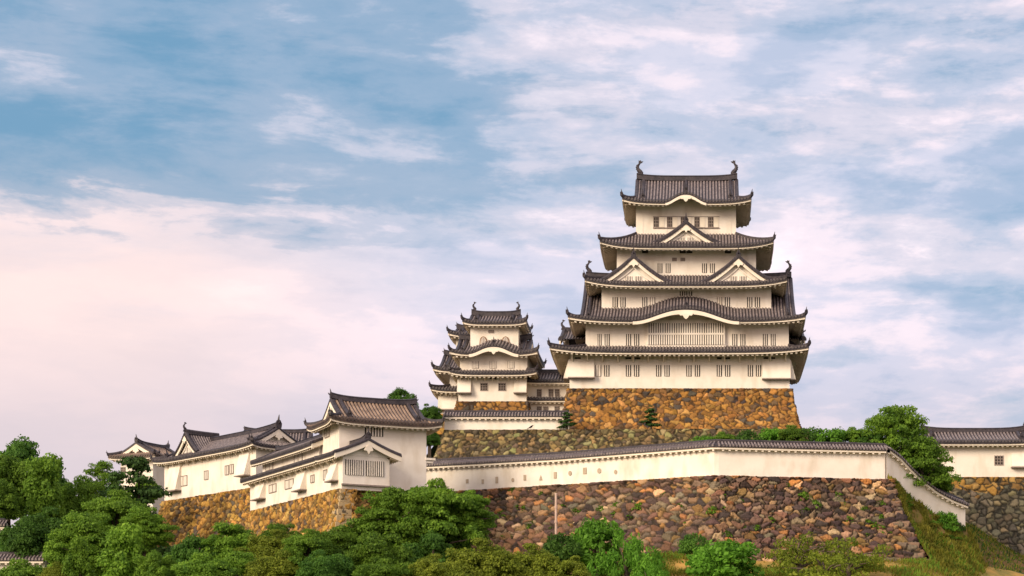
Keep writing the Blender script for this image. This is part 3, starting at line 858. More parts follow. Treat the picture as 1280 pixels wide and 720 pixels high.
# ================================================================== terrain and ground
YF = [(-200, 262, 19), (-120, 255, 19), (-72, 249, 18.7), (-56, 229, 17), (-39, 198, 16), (-27, 210, 15.5), (0, 201.2, 14.9), (24, 204.2, 14.9), (33, 214, 14.5), (60, 229, 14), (200, 235, 13)]
_yx = np.array([p[0] for p in YF], float); _yy = np.array([p[1] for p in YF], float); _yz = np.array([p[2] for p in YF], float)
def ground(x, y):
    yf = np.interp(x, _yx, _yy); z0 = np.interp(x, _yx, _yz)
    h = np.where(y < yf, z0 - .29 * (yf - y), z0 + .05 * np.minimum(y - yf, 40))
    h = h + .22 * np.sin(x * .31 + y * .17) + .15 * np.sin(x * .73 - y * .51)
    far = np.clip((y - 320) / 200, 0, 1)
    return np.maximum(h, 0) * (1 - far)
def grid_mesh(name, xs, ys, m, kind='structure'):
    X, Y = np.meshgrid(np.array(xs), np.array(ys), indexing='ij')
    V = np.stack([X, Y, ground(X, Y)], -1).reshape(-1, 3)
    idx = np.arange(len(xs) * len(ys)).reshape(len(xs), len(ys))
    Fq = np.stack([idx[:-1, :-1], idx[1:, :-1], idx[1:, 1:], idx[:-1, 1:]], -1).reshape(-1, 4)
    o = np_mesh(name, V, Fq, None, None, m)
    return tag(o, kind=kind)
xs = [-5000, -2500, -1200, -600, -350] + list(np.arange(-220, 121, 1.6)) + [200, 350, 600, 1200, 2500, 5000]
ys = [-3000, -1200, -400, -100, -20, 40, 90, 110] + list(np.arange(125, 262, 1.6)) + [280, 320, 420, 520, 900, 1800, 3500, 5600]
go = grid_mesh('ground', xs, ys, M['earth'])
go.data.materials.append(M['soil'])
for p in go.data.polygons:
    if -16 < p.center.x < 45 and 178 < p.center.y < 215: p.material_index = 1

# ================================================================== main keep
KX = (858 - VX) * 240 / F_PX
KB = 32.0
keep = thing('castle_keep', 'tall white five roofed castle keep on the orange stone base, largest building in view', 'castle keep', (KX, 240, KB))
def kx(px, yl=0.0): return (px - VX) * (240 + yl) / F_PX - KX
def kz(py, yl=0.0): return (VY - py) * (240 + yl) / F_PX + ZC

# roofs, from the lowest up
r1, Q1 = make_roof(keep, (kx(687, -2.5), kx(1011, -2.5), -2.5, 23.5), (kx(732, 1), kx(986, 1), 1, 20), kz(440.5, -2.5) + .3, kz(433, 1), lift=.6, ov=2.5)
r2, Q2 = make_roof(keep, (kx(710, -1.5), kx(1007, -1.5), -1.5, 22.5), None, kz(402, -1.5) + .3, kz(340, 10.5) - .9, 'irimoya', gx=(-13.2, 13.6),
                   lift=.6, ov=2.4, bump=(1.45, 6.6, kx(857.5, -1.5)), c=.45, fishes=1.55)
r3, Q3 = make_roof(keep, (kx(731, 1), kx(984, 1), 1, 20), (kx(771, 5.5), kx(945, 5.5), 5.5, 15.5), kz(357, 1) + .3, kz(344.5, 5.5), lift=.7, ov=2.4)
r4, Q4 = make_roof(keep, (kx(750, 3), kx(967, 3), 3, 18), (kx(795, 6.5), kx(920, 6.5), 6.5, 14.5), kz(309.5, 3) + .3, kz(293, 6.5), lift=.75, ov=2.2)
r5, Q5 = make_roof(keep, (kx(778, 4), kx(939, 4), 4, 17), None, kz(254, 4) + .3, kz(217, 10.5) - .9, 'irimoya', gx=(kx(795, 8), kx(922, 8)),
                   lift=.55, ov=2.1, bump=(1.05, 2.75, kx(857.3, 4)), fade=5.0, c=.35, fishes=1.75)
hanging_board(keep, r2, Q2['F'], 6.6, drop=.50)
hanging_board(keep, r5, Q5['F'], 2.6, drop=.38)
finial('roof_finial', (kx(857.5, -1), -1.2, Q2['F'].z(kx(857.5, -1.5), .3) + .3), R(-90), r2, .75)
finial('roof_finial', (kx(857.3, 4), 5.6, Q5['F'].z(kx(857.3, 4), 1.6) + .3), R(-90), r5, .8)
mbr = MB(); mbr.sweep([(kx(857.3, 4), 5.6 + i * .8, Q5['F'].z(kx(857.3, 4), 1.6 + i * .8)) for i in range(7)], [(-.2, -.05), (.2, -.05), (.2, .25), (.1, .36), (-.1, .36), (-.2, .25)])
mbr.build('descending_ridge', M['ridge'], r5)

def soff(Q, d): return Q['F'].z(Q['F'].s0 * .5 + Q['F'].s1 * .5 if not Q['F'].bump else Q['F'].i0 * .75 + Q['F'].i1 * .25, d) - T_TILE - T_FASC
xa, xb = kx(712, 0), kx(987, 0)
wall_box(keep, xa, xb, 0, 21, kz(486.5, 0), soff(Q1, 2.5) + .25)
wall_box(keep, kx(732, 1), kx(986, 1), 1, 20, kz(440, 1), soff(Q2, 2.5) + .2)
wall_box(keep, kx(752, 3.5), kx(964, 3.5), 3.5, 17.5, kz(402, 3.5), soff(Q3, 2.5) + .2)
wall_box(keep, kx(771, 5.5), kx(945, 5.5), 5.5, 15.5, kz(352, 5.5), soff(Q4, 2.5) + .2)
wall_box(keep, kx(795, 6.5), kx(920, 6.5), 6.5, 14.5, kz(302, 6.5), soff(Q5, 2.4) + .2)
# wall carried up under the undulating eaves
for Q, yw, half, base in ((Q2, .98, 6.4, soff(Q2, 2.4) - .3), (Q5, 6.48, 2.7, soff(Q5, 2.4) - .3)):
    q = Q['F']; b = MB(); sc = q.bump[2]
    poly = [(sc - half, base), (sc + half, base)] + [(sc + half - 2 * half * i / 24, q.z(sc + half - 2 * half * i / 24, yw - q.fr[1]) - .5) for i in range(25)]
    b.prism(poly, lambda a, u, w: (a, w, u), yw, yw + .2); b.build('wall', M['plaster'], keep)

F1, F2, F3, F4, F5 = Face(0, 0, 1, 0), Face(0, 1, 1, 0), Face(0, 3.5, 1, 0), Face(0, 5.5, 1, 0), Face(0, 6.5, 1, 0)
def kwin(F, yl, a, b, y0, y1, bars=3, kind='slot', parent=None):
    return window(parent or keep, F, kx(a, yl), kx(b, yl), kz(y1, yl), kz(y0, yl), bars, kind)
zz = lambda v: 680 + v / 3.655
for a, b, c, k in [(234, 262, 1, 'closed'), (275, 299, 0, 'slot'), (374, 398, 0, 'slot'), (411, 435, 0, 'slot'), (512, 536, 0, 'slot'), (550, 574, 0, 'slot'),
                   (650, 674, 0, 'slot'), (689, 713, 0, 'slot'), (789, 813, 0, 'slot'), (827, 851, 0, 'slot'), (931, 955, 0, 'slot'), (968, 992, 0, 'slot')]:
    kwin(F1, 0, zz(a), zz(b), 456.3, 470.5, 3, k)
for a, b in [(245, 263), (277, 300), (375, 398), (412, 435), (860, 883), (897, 920), (1000, 1022), (1036, 1058)]:
    kwin(F2, 1, zz(a), zz(b), 417.5, 432, 3)
for a, b, k in [(313, 337, 'slot'), (349, 373, 'slot'), (449, 472, 'slot'), (484, 508, 'closed'), (790, 814, 'closed'), (826, 850, 'slot'), (928, 952, 'slot'), (963, 987, 'slot')]:
    kwin(F3, 3.5, zz(a), zz(b), 371.5, 384, 3, k)
for a, b in [(519, 541), (556, 578), (722, 744), (758, 780)]:
    kwin(F4, 5.5, zz(a), zz(b), 329.3, 341, 3)
for a, b in [(620, 646), (650, 677)]:
    kwin(F3, 3.5, zz(a), zz(b), 364.3, 369.7, 3)
for a, b in [(448, 476), (620, 648), (650, 678), (826, 855)]:                      # dark vents just under the eaves
    m = MB(); m.fbox(F4, kx(zz(a), 5.5), kx(zz(b), 5.5), kz(316.6, 5.5), kz(313, 5.5), 0, .04); m.build('eave_vent', M['dark'], keep)
for a, b in [(585, 607), (623, 645)]:
    m = MB(); m.fbox(F4, kx(zz(a), 5.5), kx(zz(b), 5.5), kz(326.6, 5.5), kz(322.3, 5.5), 0, .05); m.build('loophole_hatch', M['grey_wood'], keep)
for a, b in [(140, 168), (372, 398), (415, 440), (790, 812), (824, 850), (1003, 1024), (1036, 1056)]:
    m = MB(); m.fbox(F1, kx(zz(a), 0), kx(zz(b), 0), kz(449.0, 0), kz(446.6, 0), 0, .04); m.build('eave_vent', M['dark'], keep)
# top storey: five windows between sliding shutters, sill and head rails
for i, (a, b) in enumerate([(501, 524), (563, 585), (626, 647), (688, 710), (750, 773)]):
    o = kwin(F5, 6.5, zz(a), zz(b), 271.5, 284, 3, 'grid')
    m = MB(); m.fbox(F5, kx(zz(b + 2), 6.5), kx(zz(b + 25), 6.5), kz(284, 6.5), kz(271.5, 6.5), 0, .06); m.build('shutter', M['cream'], keep)
m = MB(); m.fbox(F5, kx(zz(498), 6.5), kx(zz(801), 6.5), kz(285.6, 6.5), kz(284.5, 6.5), 0, .14); m.build('sill_rail', M['grey_wood'], keep)
m = MB(); m.fbox(F5, kx(zz(498), 6.5), kx(zz(801), 6.5), kz(271.2, 6.5), kz(270.6, 6.5), 0, .10); m.build('head_rail', M['grey_wood'], keep)
m = MB()
for px in (803, 833, 880, 913): m.fbox(F5, kx(px, 6.5) - .09, kx(px, 6.5) + .09, kz(297, 6.5), kz(256, 6.5), 0, .035)
m.build('wall_posts', M['plaster'], keep)
# broad lattice bay of the second storey
m = MB(); m.fbox(F2, kx(808, 1), kx(907, 1), kz(438, 1), kz(401, 1), 0, .35); bay = m.build('lattice_bay', M['plaster'], keep)
FB = Face(0, .65, 1, 0)
m = MB(); m.fbox(FB, kx(810, .65), kx(905, .65), kz(431, .65), kz(404, .65), 0, .03); m.build('bay_window', M['dark'], bay)
m = MB(); n = 33; w = (kx(905, .65) - kx(810, .65)) / n
for i in range(n + 1): m.fbox(FB, kx(810, .65) + w * i - w * .30, kx(810, .65) + w * i + w * .30, kz(431, .65), kz(404, .65), .02, .14)
m.fbox(FB, kx(810, .65), kx(905, .65), kz(418.6, .65), kz(416.4, .65), .02, .17)
m.build('bay_bars', M['plaster'], bay)
# brackets and stone-dropping corner bays of the first storey
for i in range(15): bracket(keep, F1, kx(zz(130 + i * 69.5), 0), soff(Q1, 2.2) + .05, 1.2, 1.5)
stone_drop(keep, F1, xa - .1, kx(743, 0), kz(449, 0), kz(471, 0), .75)
stone_drop(keep, F1, kx(953, 0), xb + .1, kz(449, 0), kz(472.5, 0), .75)
FR, FL = Face(xb, 0, 0, 1), Face(xa, 0, 0, -1)
stone_drop(keep, FR, .0, 3.2, kz(449, 0), kz(472.5, 0), .75); stone_drop(keep, FL, -3.2, 0, kz(449, 0), kz(471, 0), .75)
for s in (6, 9, 12, 15): bracket(keep, FR, s, soff(Q1, 2.2), 1.2, 1.5); bracket(keep, FL, -s, soff(Q1, 2.2), 1.2, 1.5)
# triangular gables
dormer(keep, F4, kx(857.6, 4.2), kz(306, 4.2), 4.4, kz(278.5, 4.2) - kz(306, 4.2), 2.6, fwd=1.3)
for px in (792, 923):
    dormer(keep, F3, kx(px, 2.2), kz(354.5, 2.2), 4.75, kz(321, 2.2) - kz(354.5, 2.2), 3.6, fwd=1.2)
# small gables on the flanks of the lowest roof
dormer(keep, Face(kx(732, 1), 0, 0, -1), -10.5, kz(431.5, 8), 6.6, kz(416, 8) - kz(431.5, 8) + .6, 1.0, fwd=3.5, fishes=1.1)
dormer(keep, Face(kx(986, 1), 0, 0, 1), 10.5, kz(431.5, 8), 6.6, kz(416, 8) - kz(431.5, 8) + .2, 1.0, fwd=2.2)

PAL_ORANGE = [(158, 116, 58, 5), (144, 104, 50, 4), (128, 94, 54, 3), (170, 130, 74, 2), (104, 84, 62, 2), (78, 71, 64, 1.2), (56, 52, 52, .9)]
PAL_GOLD = [(174, 134, 66, 5), (158, 120, 56, 4), (134, 104, 60, 3), (186, 150, 88, 2), (114, 94, 66, 2), (88, 79, 70, 1.2)]
PAL_MOSS = [(122, 106, 72, 3), (104, 88, 60, 3), (140, 118, 76, 2), (96, 84, 66, 2), (136, 132, 88, 1.3), (74, 65, 52, 2), (154, 140, 102, .8)]
PAL_RED = [(120, 92, 74, 3), (104, 84, 74, 3), (86, 70, 66, 3), (148, 118, 88, 2), (158, 114, 70, 1.2), (134, 116, 94, 2), (110, 102, 86, 1.6), (66, 56, 54, 2.6), (184, 158, 126, .7), (122, 100, 62, 1)]
PAL_GREY = [(104, 98, 80, 3), (120, 112, 92, 2), (86, 82, 72, 2), (132, 122, 92, 1)]
zt, zb_ = kz(486, 0), kz(544, -2.6)
stone_mesh('stone_base', [(xa - .25, 21.5, zt), (xa - .25, -.25, zt), (xb + .25, -.25, zt), (xb + .25, 21.5, zt)],
           [(xa - 1.6, 23, zb_), (xa - 1.6, -2.6, zb_), (xb + 1.6, -2.6, zb_), (xb + 1.6, 23, zb_)], (.78, .60), PAL_ORANGE, depth=.17, res=.10, seed=3, flare=1.5,
           joint=(.06, .032, .012), jw=.15, parent=keep, sizevar=.45)

# ================================================================== small keep (west) in front, its twin behind
SX = (615 - VX) * 250 / F_PX; SB = 35.2
west = thing('small_keep', 'three roofed small white keep with bell shaped windows left of the tall keep', 'castle keep', (SX, 250, SB))
def sx(px, yl=0.0): return (px - VX) * (250 + yl) / F_PX - SX
def sz(py, yl=0.0): return (VY - py) * (250 + yl) / F_PX + ZC
s1, P1 = make_roof(west, (sx(562, -1.7), sx(671, -1.7), -1.7, 10.7), (sx(575, .6), sx(659, .6), .6, 8.4), sz(468, -1.7) + .3, sz(463, .6), lift=.35, ov=1.7, fin=.5)
s2, P2 = make_roof(west, (sx(562, -1.2), sx(672, -1.2), -1.2, 10.2), None, sz(443, -1.2) + .3, sz(418, 4.5) - .8, 'irimoya', gx=(sx(572, 2), sx(662.5, 2)),
                   lift=.4, ov=1.8, bump=(.95, 3.3, sx(617, -1.2)), c=.4, fin=.5)
s3, P3 = make_roof(west, (sx(578, 1), sx(658, 1), 1, 8), None, sz(405, 1) + .3, sz(387, 4.5) - .85, 'irimoya', gx=(sx(589, 4), sx(650.5, 4)), lift=.35, ov=1.3, c=.35, fishes=1.0, fin=.5)
hanging_board(west, s2, P2['F'], 3.2, drop=.5)
finial('roof_finial', (sx(617, -1.2), -1.0, P2['F'].z(sx(617, -1.2), .2) + .3), R(-90), s2, .7)
wall_box(west, sx(573), sx(658), 0, 9, sz(502.5), soff(P1, 1.7) + .2)
wall_box(west, sx(575, .6), sx(659, .6), .6, 8.4, sz(468, .6), soff(P2, 1.8) + .2)
wall_box(west, sx(588, 2.2), sx(648, 2.2), 2.2, 6.8, sz(440, 2.2), soff(P3, 1.3) + .2)
q = P2['F']; b = MB(); sc = q.bump[2]; half = 3.2; base = soff(P2, 1.8) - .3
b.prism([(sc - half, base), (sc + half, base)] + [(sc + half - 2 * half * i / 20, q.z(sc + half - 2 * half * i / 20, 1.78) - .5) for i in range(21)], lambda a, u, w: (a, w, u), .58, .75)
b.build('wall', M['plaster'], west)
G1, G2, G3 = Face(0, 0, 1, 0), Face(0, .6, 1, 0), Face(0, 2.2, 1, 0)
def swin(F, yl, a, b, y0, y1, bars=3, kind='slot'): return window(west, F, sx(a, yl), sx(b, yl), sz(y1, yl), sz(y0, yl), bars, kind)
swin(G1, 0, 600.7, 609.3, 479.3, 488, 3, 'grid'); swin(G1, 0, 623.3, 632, 479.3, 488, 3, 'grid')
for a in (590, 612, 634.5): swin(G2, .6, a, a + 8.4, 451.5, 460.5, 5, 'closed')
swin(G3, 2.2, 599.3, 609.3, 420.5, 431.5, 3, 'arch'); swin(G3, 2.2, 627, 637, 420.5, 431.5, 3, 'arch')
m = MB(); m.fbox(G3, sx(610.5, 2.2), sx(617.5, 2.2), sz(416.5, 2.2), sz(412.5, 2.2), 0, .05); m.build('vent', M['grey_wood'], west)
m = MB(); m.fbox(G1, sx(611.5), sx(620), sz(473.8), sz(471.6), 0, .04); m.build('eave_vent', M['dark'], west)
stone_drop(west, G1, sx(572), sx(589), sz(473), sz(490), .7); stone_drop(west, G1, sx(643), sx(658.5), sz(473), sz(490), .7)
for i in range(9): bracket(west, G1, sx(576 + i * 10), soff(P1, 1.6) + .05, .8, 1.0, .13)
stone_mesh('stone_base', [(sx(572) - .1, 9.2, sz(502)), (sx(572) - .1, -.15, sz(502)), (sx(659.5), -.15, sz(502)), (sx(659.5), 9.2, sz(502))],
           [(sx(572) - .9, 9.5, sz(526)), (sx(572) - .9, -1.2, sz(526)), (sx(662), -1.2, sz(526)), (sx(662), 9.5, sz(526))], (.9, .7), PAL_ORANGE, depth=.16, res=.12, seed=5, joint=(.045, .026, .012), jw=.22, parent=west)

IX = (592 - VX) * 262 / F_PX
rear = thing('small_keep', 'white keep half hidden behind the keep with bell shaped windows, only its left eaves showing', 'castle keep', (IX, 262, 35.2))
def ix(px, yl=0.0): return (px - VX) * (262 + yl) / F_PX - IX
def iz(py, yl=0.0): return (VY - py) * (262 + yl) / F_PX + ZC
i1, J1 = make_roof(rear, (ix(538, -1.5), ix(646, -1.5), -1.5, 11.5), (ix(562, .6), ix(622, .6), .6, 9.4), iz(489, -1.5) + .3, iz(483, .6), lift=.35, ov=1.6, fin=.5)
i2, J2 = make_roof(rear, (ix(541, -1.3), ix(643, -1.3), -1.3, 11.3), None, iz(464, -1.3) + .3, iz(438, 5) - .8, 'irimoya', gx=(ix(553, 3), ix(631, 3)), lift=.4, ov=1.8, c=.4, fin=.5)
i3, J3 = make_roof(rear, (ix(560, 1.4), ix(624, 1.4), 1.4, 8.6), None, iz(419, 1.4) + .3, iz(405, 5) - .8, 'irimoya', gx=(ix(570, 4), ix(614, 4)), lift=.35, ov=1.4, c=.3, fin=.45)
wall_box(rear, ix(549), ix(635), 0, 10, iz(519), soff(J1, 1.5) + .2)
wall_box(rear, ix(562, .6), ix(622, .6), .6, 9.4, iz(490, .6), soff(J2, 1.8) + .2)
wall_box(rear, ix(570, 2.8), ix(614, 2.8), 2.8, 7.2, iz(464, 2.8), soff(J3, 1.4) + .2)
stone_drop(rear, G1, ix(548), ix(571), iz(495), iz(511), .7)
for i in range(4): bracket(rear, G1, ix(551 + i * 7), soff(J1, 1.5) + .05, .8, 1.0, .13)
stone_mesh('stone_base', [(ix(548), 10, iz(518)), (ix(548), -.15, iz(518)), (ix(640), -.15, iz(518))], [(ix(543), 10, iz(545)), (ix(543), -1.5, iz(545)), (ix(640), -1.5, iz(545))], (.9, .7), PAL_GOLD, depth=.1, res=.16, seed=8, joint=(.10, .055, .022), parent=rear)

# corridor between the keeps
CX = (685 - VX) * 252 / F_PX
cor = thing('corridor_building', 'two storey white corridor with small barred windows joining the two keeps', 'building', (CX, 252, 35.5))
def cx_(px, yl=0.0): return (px - VX) * (252 + yl) / F_PX - CX
def cz(py, yl=0.0): return (VY - py) * (252 + yl) / F_PX + ZC
c1, _ = make_roof(cor, (cx_(655, -1.2), cx_(724, -1.2), -1.2, 6.2), None, cz(478, -1.2) + .3, cz(461, 2.5) - .6, 'gable', gx=(cx_(655, -1.2), cx_(724, -1.2)), lift=.05, ov=1.2, ridge_h=.5, fin=.4, gable_sides=())
c2, _ = make_roof(cor, (cx_(656, -.9), cx_(713, -.9), -.9, 6), (cx_(657), cx_(716), .05, 5), cz(500.5, -.9) + .3, cz(496.5), lift=.05, ov=.9, sides='F', fin=.35)
wall_box(cor, cx_(658), cx_(716), 0, 5, cz(522), cz(477))
for a, y0 in ((671.5, 487), (686, 487), (694, 487), (671.5, 508.5), (679.5, 508.5), (693.5, 508.5)):
    window(cor, G1, cx_(a), cx_(a + 5.2), cz(y0 + 8.2), cz(y0), 3, 'grid')

# ================================================================== terraces and their walls
def P3(px, py, Y): p = W(px, py, Y); return (p.x, p.y, p.z)
# upper rampart
ur = thing('stone_rampart', 'mossy grey brown stone rampart below the keep terrace with two little pines on its top', 'stone wall', P3(700, 585, 231))
def loc_pts(root, pts): return [(p[0] - root.location.x, p[1] - root.location.y, p[2]) for p in pts]
tz = W(557, 537.5, 234).z
tp = [(W(557, 0, 234).x - 3, 250, tz), (W(557, 0, 234).x, 234, tz), (W(1010, 0, 232).x, 232, tz - .1), (W(1020, 0, 232).x, 246, tz - .1)]
bz = W(0, 592, 231).z
bt = [(W(530, 0, 231.5).x - 3, 247, bz), (W(530, 0, 231).x, 231, bz), (W(1020, 0, 229.5).x, 229.5, bz), (W(1040, 0, 229).x, 246, bz)]
stone_mesh('stone_face', loc_pts(ur, tp), loc_pts(ur, bt), (.68, .56), PAL_MOSS, depth=.20, res=.12, seed=11, joint=(.026, .022, .012), jw=.24, parent=ur, sizevar=.6)
m = MB(); m.add([tp[1], tp[2], (tp[2][0], 275, tz), (tp[1][0] - 12, 285, tz)], [(0, 1, 2, 3)]); tag(m.build('keep_terrace', M['earth']), kind='structure')

# low wall of the keep terrace
lw = thing('plaster_wall', 'straight low white wall with tile coping on the mossy rampart below the small keeps', 'wall', P3(634, 537, 235.5))
coping_wall(lw, [(*W(556, 0, 235.5)[:2], W(0, 538.5, 235.5).z, W(0, 515.5, 235.5).z), (*W(711.5, 0, 235.5)[:2], W(0, 538.5, 235.5).z, W(0, 515.5, 235.5).z)], thick=.6, half=.85, rise=.45)

# the long curving wall in front: two straight stretches and one running down the slope
def pw(px, py_r, py_f, Y): p = W(px, 0, Y); return (p.x, p.y, W(0, py_f, Y).z, W(0, py_r, Y).z)
fw = thing('plaster_wall', 'long white plaster wall with dark tile coping and loopholes on the reddish rampart', 'wall', P3(895, 595, 205))
path = [pw(522, 577.7, 615.5, 224.3), pw(700, 567.7, 605.2, 214.7), pw(895, 551.8, 594.2, 205.0), pw(1105, 556.8, 599, 208.6)]
coping_wall(fw, path, thick=.75, half=.95, rise=.50)
dw = thing('plaster_wall', 'white wall with tile coping curving down the grassy slope at right', 'wall', P3(1105, 600, 208.6))
p2 = [pw(1105.4, 556.8, 600, 208.7), pw(1118, 566, 609.5, 209.8), pw(1131, 580, 619.5, 211), pw(1147, 595, 631, 212.3), pw(1165, 608.5, 642, 213.6), pw(1184, 618.5, 651.5, 214.8), pw(1204, 626.5, 660, 216)]
coping_wall(dw, p2, thick=.75, half=.95, rise=.45)
# loopholes on the left stretch: they sit on the wall's outer face
dirL = Vector((path[2][0] - path[0][0], path[2][1] - path[0][1], 0)).normalized(); nL = Vector((dirL.y, -dirL.x, 0))
base_pt = Vector((path[2][0], path[2][1], 0)) + nL * .385 - Vector((fw.location.x, fw.location.y, 0))
FLp = lambda s, z, n: (base_pt.x + dirL.x * s + nL.x * n, base_pt.y + dirL.y * s + nL.y * n, z)
def on_wall(px):
    r = (px - VX) / F_PX; o = base_pt + Vector((fw.location.x, fw.location.y, 0))
    s = (r * o.y - o.x) / (dirL.x - r * dirL.y); return s, o.y + dirL.y * s
for px, py, shape, w_, h_ in [(584, 601.5, 'rect', 4, 5), (603.5, 602, 'rect', 3.5, 5.5), (621, 600, 'rect', 4, 8), (641, 600, 'circle', 4, 5), (656, 597, 'rect', 3.6, 7), (676, 597, 'tri', 5, 6.5), (694, 594, 'rect', 4, 8),
                              (712.5, 591.5, 'circle', 5, 6), (731, 588.5, 'rect', 5.2, 8), (749, 588.5, 'circle', 5.6, 6.6), (769.5, 590, 'circle', 4.6, 5.6)]:
    s, Y = on_wall(px); z = (VY - py) * Y / F_PX + ZC; a = w_ * Y / F_PX / 2; h = h_ * Y / F_PX / 2
    if shape == 'rect': poly = [(s-a, z-h), (s+a, z-h), (s+a, z+h), (s-a, z+h)]
    elif shape == 'tri': poly = [(s-a, z-h), (s+a, z-h), (s, z+h)]
    else: poly = [(s + a * math.cos(t * math.pi / 8), z + h * math.sin(t * math.pi / 8)) for t in range(16)]
    m = MB(); m.prism(poly, FLp, .0, .03); m.build('loophole', M['loophole'], fw)

# great lower rampart
lr = thing('stone_rampart', 'reddish brown rampart of rough boulders under the long curving white wall', 'stone wall', (0, 203, 14.5))
ztop = W(0, 595.5, 205).z
o_ = .75
def off(p, d): n = nL * d; return (p[0] + n.x, p[1] + n.y)
tL, tM, tR = off(path[0], o_), (path[2][0] - .15, path[2][1] - .8), (path[3][0] + .75, path[3][1] - .85)
bL, bM, bR = off(path[0], 5.2), (path[2][0] - 1.0, path[2][1] - 5.0), (24.4, 203.4)
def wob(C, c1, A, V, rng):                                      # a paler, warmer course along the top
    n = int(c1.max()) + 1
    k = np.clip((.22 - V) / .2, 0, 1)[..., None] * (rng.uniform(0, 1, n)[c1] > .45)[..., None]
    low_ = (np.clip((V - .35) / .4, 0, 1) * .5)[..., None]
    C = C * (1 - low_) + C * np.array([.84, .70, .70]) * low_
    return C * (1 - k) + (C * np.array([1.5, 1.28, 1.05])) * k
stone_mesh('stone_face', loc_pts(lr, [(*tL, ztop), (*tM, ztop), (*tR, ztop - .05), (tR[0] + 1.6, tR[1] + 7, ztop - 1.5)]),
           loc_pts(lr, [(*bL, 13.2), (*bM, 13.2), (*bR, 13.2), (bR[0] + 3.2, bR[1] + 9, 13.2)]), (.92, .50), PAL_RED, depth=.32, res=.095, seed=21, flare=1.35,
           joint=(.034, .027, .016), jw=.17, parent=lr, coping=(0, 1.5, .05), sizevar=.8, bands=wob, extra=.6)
for k in range(9):                                              # squared quoins climbing the corner
    t = (k + .5) / 9.2
    m = MB(); x = tR[0] + (bR[0] - tR[0]) * t ** 1.35; y = tR[1] + (bR[1] - tR[1]) * t ** 1.35; z = ztop + (13.2 - ztop) * t
    L_ = .85 if k % 2 else 1.5
    m.box(x - L_ - lr.location.x, x + .18 - lr.location.x, y - .26 - lr.location.y, y + 1.3 - lr.location.y, z - .47, z + .47)
    o = m.build('quoin_stone', M['boulder'], lr)
    bm = o.modifiers.new('bevel', 'BEVEL'); bm.width = .12; bm.segments = 2
    r_ = random.Random(k)
    for v in o.data.vertices: v.co += Vector((r_.uniform(-.3, .12), r_.uniform(-.12, .10), r_.uniform(-.12, .12)))

# terrace behind the front wall, hidden from below
m = MB(); m.add([(path[0][0], path[0][1], ztop + .02), (path[2][0], path[2][1], ztop + .02), (path[3][0], path[3][1], ztop + .02), (29, 217, 19.6), (34, 236, 20), (path[0][0], 236, ztop + .02)], [(0, 1, 2, 5), (2, 3, 4, 5)])
tag(m.build('wall_terrace', M['earth']), kind='structure')

# grassy bank between the rampart corner and the descending wall
def loft(name, A, B, nu, nv, m_, amp=.15):
    A, B = np.array(A, float), np.array(B, float)
    t = np.linspace(0, 1, nv + 1); ta = np.linspace(0, 1, len(A)); tb = np.linspace(0, 1, len(B))
    a = np.stack([np.interp(t, ta, A[:, i]) for i in range(3)], 1); b_ = np.stack([np.interp(t, tb, B[:, i]) for i in range(3)], 1)
    u = np.linspace(0, 1, nu + 1)
    P = a[None] + (b_ - a)[None] * u[:, None, None]
    P[:, :, 2] += amp * (np.sin(P[:, :, 0] * 2.1 + P[:, :, 1]) + np.sin(P[:, :, 1] * 2.7 - P[:, :, 0] * 1.3)) * np.sin(np.pi * u)[:, None]
    idx = np.arange((nu + 1) * (nv + 1)).reshape(nu + 1, nv + 1)
    Fq = np.stack([idx[:-1, :-1], idx[1:, :-1], idx[1:, 1:], idx[:-1, 1:]], -1).reshape(-1, 4)
    return tag(np_mesh(name, P.reshape(-1, 3), Fq, None, None, m_), kind='structure'), P
A_ = [(tR[0] - .1, tR[1] + .3, ztop + .05), (tR[0] + .9, tR[1] - .3, 21.3), (tR[0] + 2.1, tR[1] - 1.3, 18.2), (bR[0] - .2, bR[1] + .3, 14.6), (bR[0] + 1.5, 200.5, 12.6), (bR[0] + 2, 195, 10.5)]
B_ = [(p2[0][0] + .3, p2[0][1] - .2, ztop + .1)] + [(p[0] + .1, p[1] - .42, p[2] + .05) for p in p2[1:]] + [(30.2, 215.6, 18.3), (30.8, 212.5, 15.5), (31.5, 208.5, 12.5)]
bank, BP = loft('grass_bank', A_, B_, 26, 44, M['bank'], .28)

earth_slope, EP = loft('earth_slope', [(29.4, 217.2, 19.7), (30.15, 215.6, 18.3), (30.75, 212.5, 15.5), (31.4, 208.5, 12.5)], [(32.5, 231.5, 20.5), (38, 229.5, 16.8), (43, 227, 14.2), (46, 222, 11.5)], 20, 20, M['brown_earth'], .2)

# right-hand turret on its stone base
EX = (1240 - VX) * 232 / F_PX; EB = 26.4
east = thing('turret_building', 'long white building with grey tile roof and a lattice window at the right edge', 'building', (EX, 232, EB))
def ex(px, yl=0.0): return (px - VX) * (232 + yl) / F_PX - EX
def ezz(py, yl=0.0): return (VY - py) * (232 + yl) / F_PX + ZC
e1, QE = make_roof(east, (ex(1128, -1.2), ex(1300, -1.2), -1.2, 8.2), None, ezz(554.5, -1.2) + .3, ezz(534.5, 3.5) - .55, 'irimoya', gx=(ex(1153, 3.5), ex(1280, 3.5)), lift=.3, ov=1.2, c=.3, ridge_h=.5, fin=.6, ridge_fin=1.0)
wall_box(east, ex(1141), ex(1289), 0, 7, EB, soff(QE, 1.2) + .2)
window(east, G1, ex(1243.3), ex(1253.8), ezz(581), ezz(570), 3, 'grid')
stone_drop(east, G1, ex(1264), ex(1290), ezz(566), ezz(582.5), .7)
er = thing('stone_rampart', 'dark grey rampart topped by an orange course under the right edge building', 'stone wall', (EX, 230, 13))
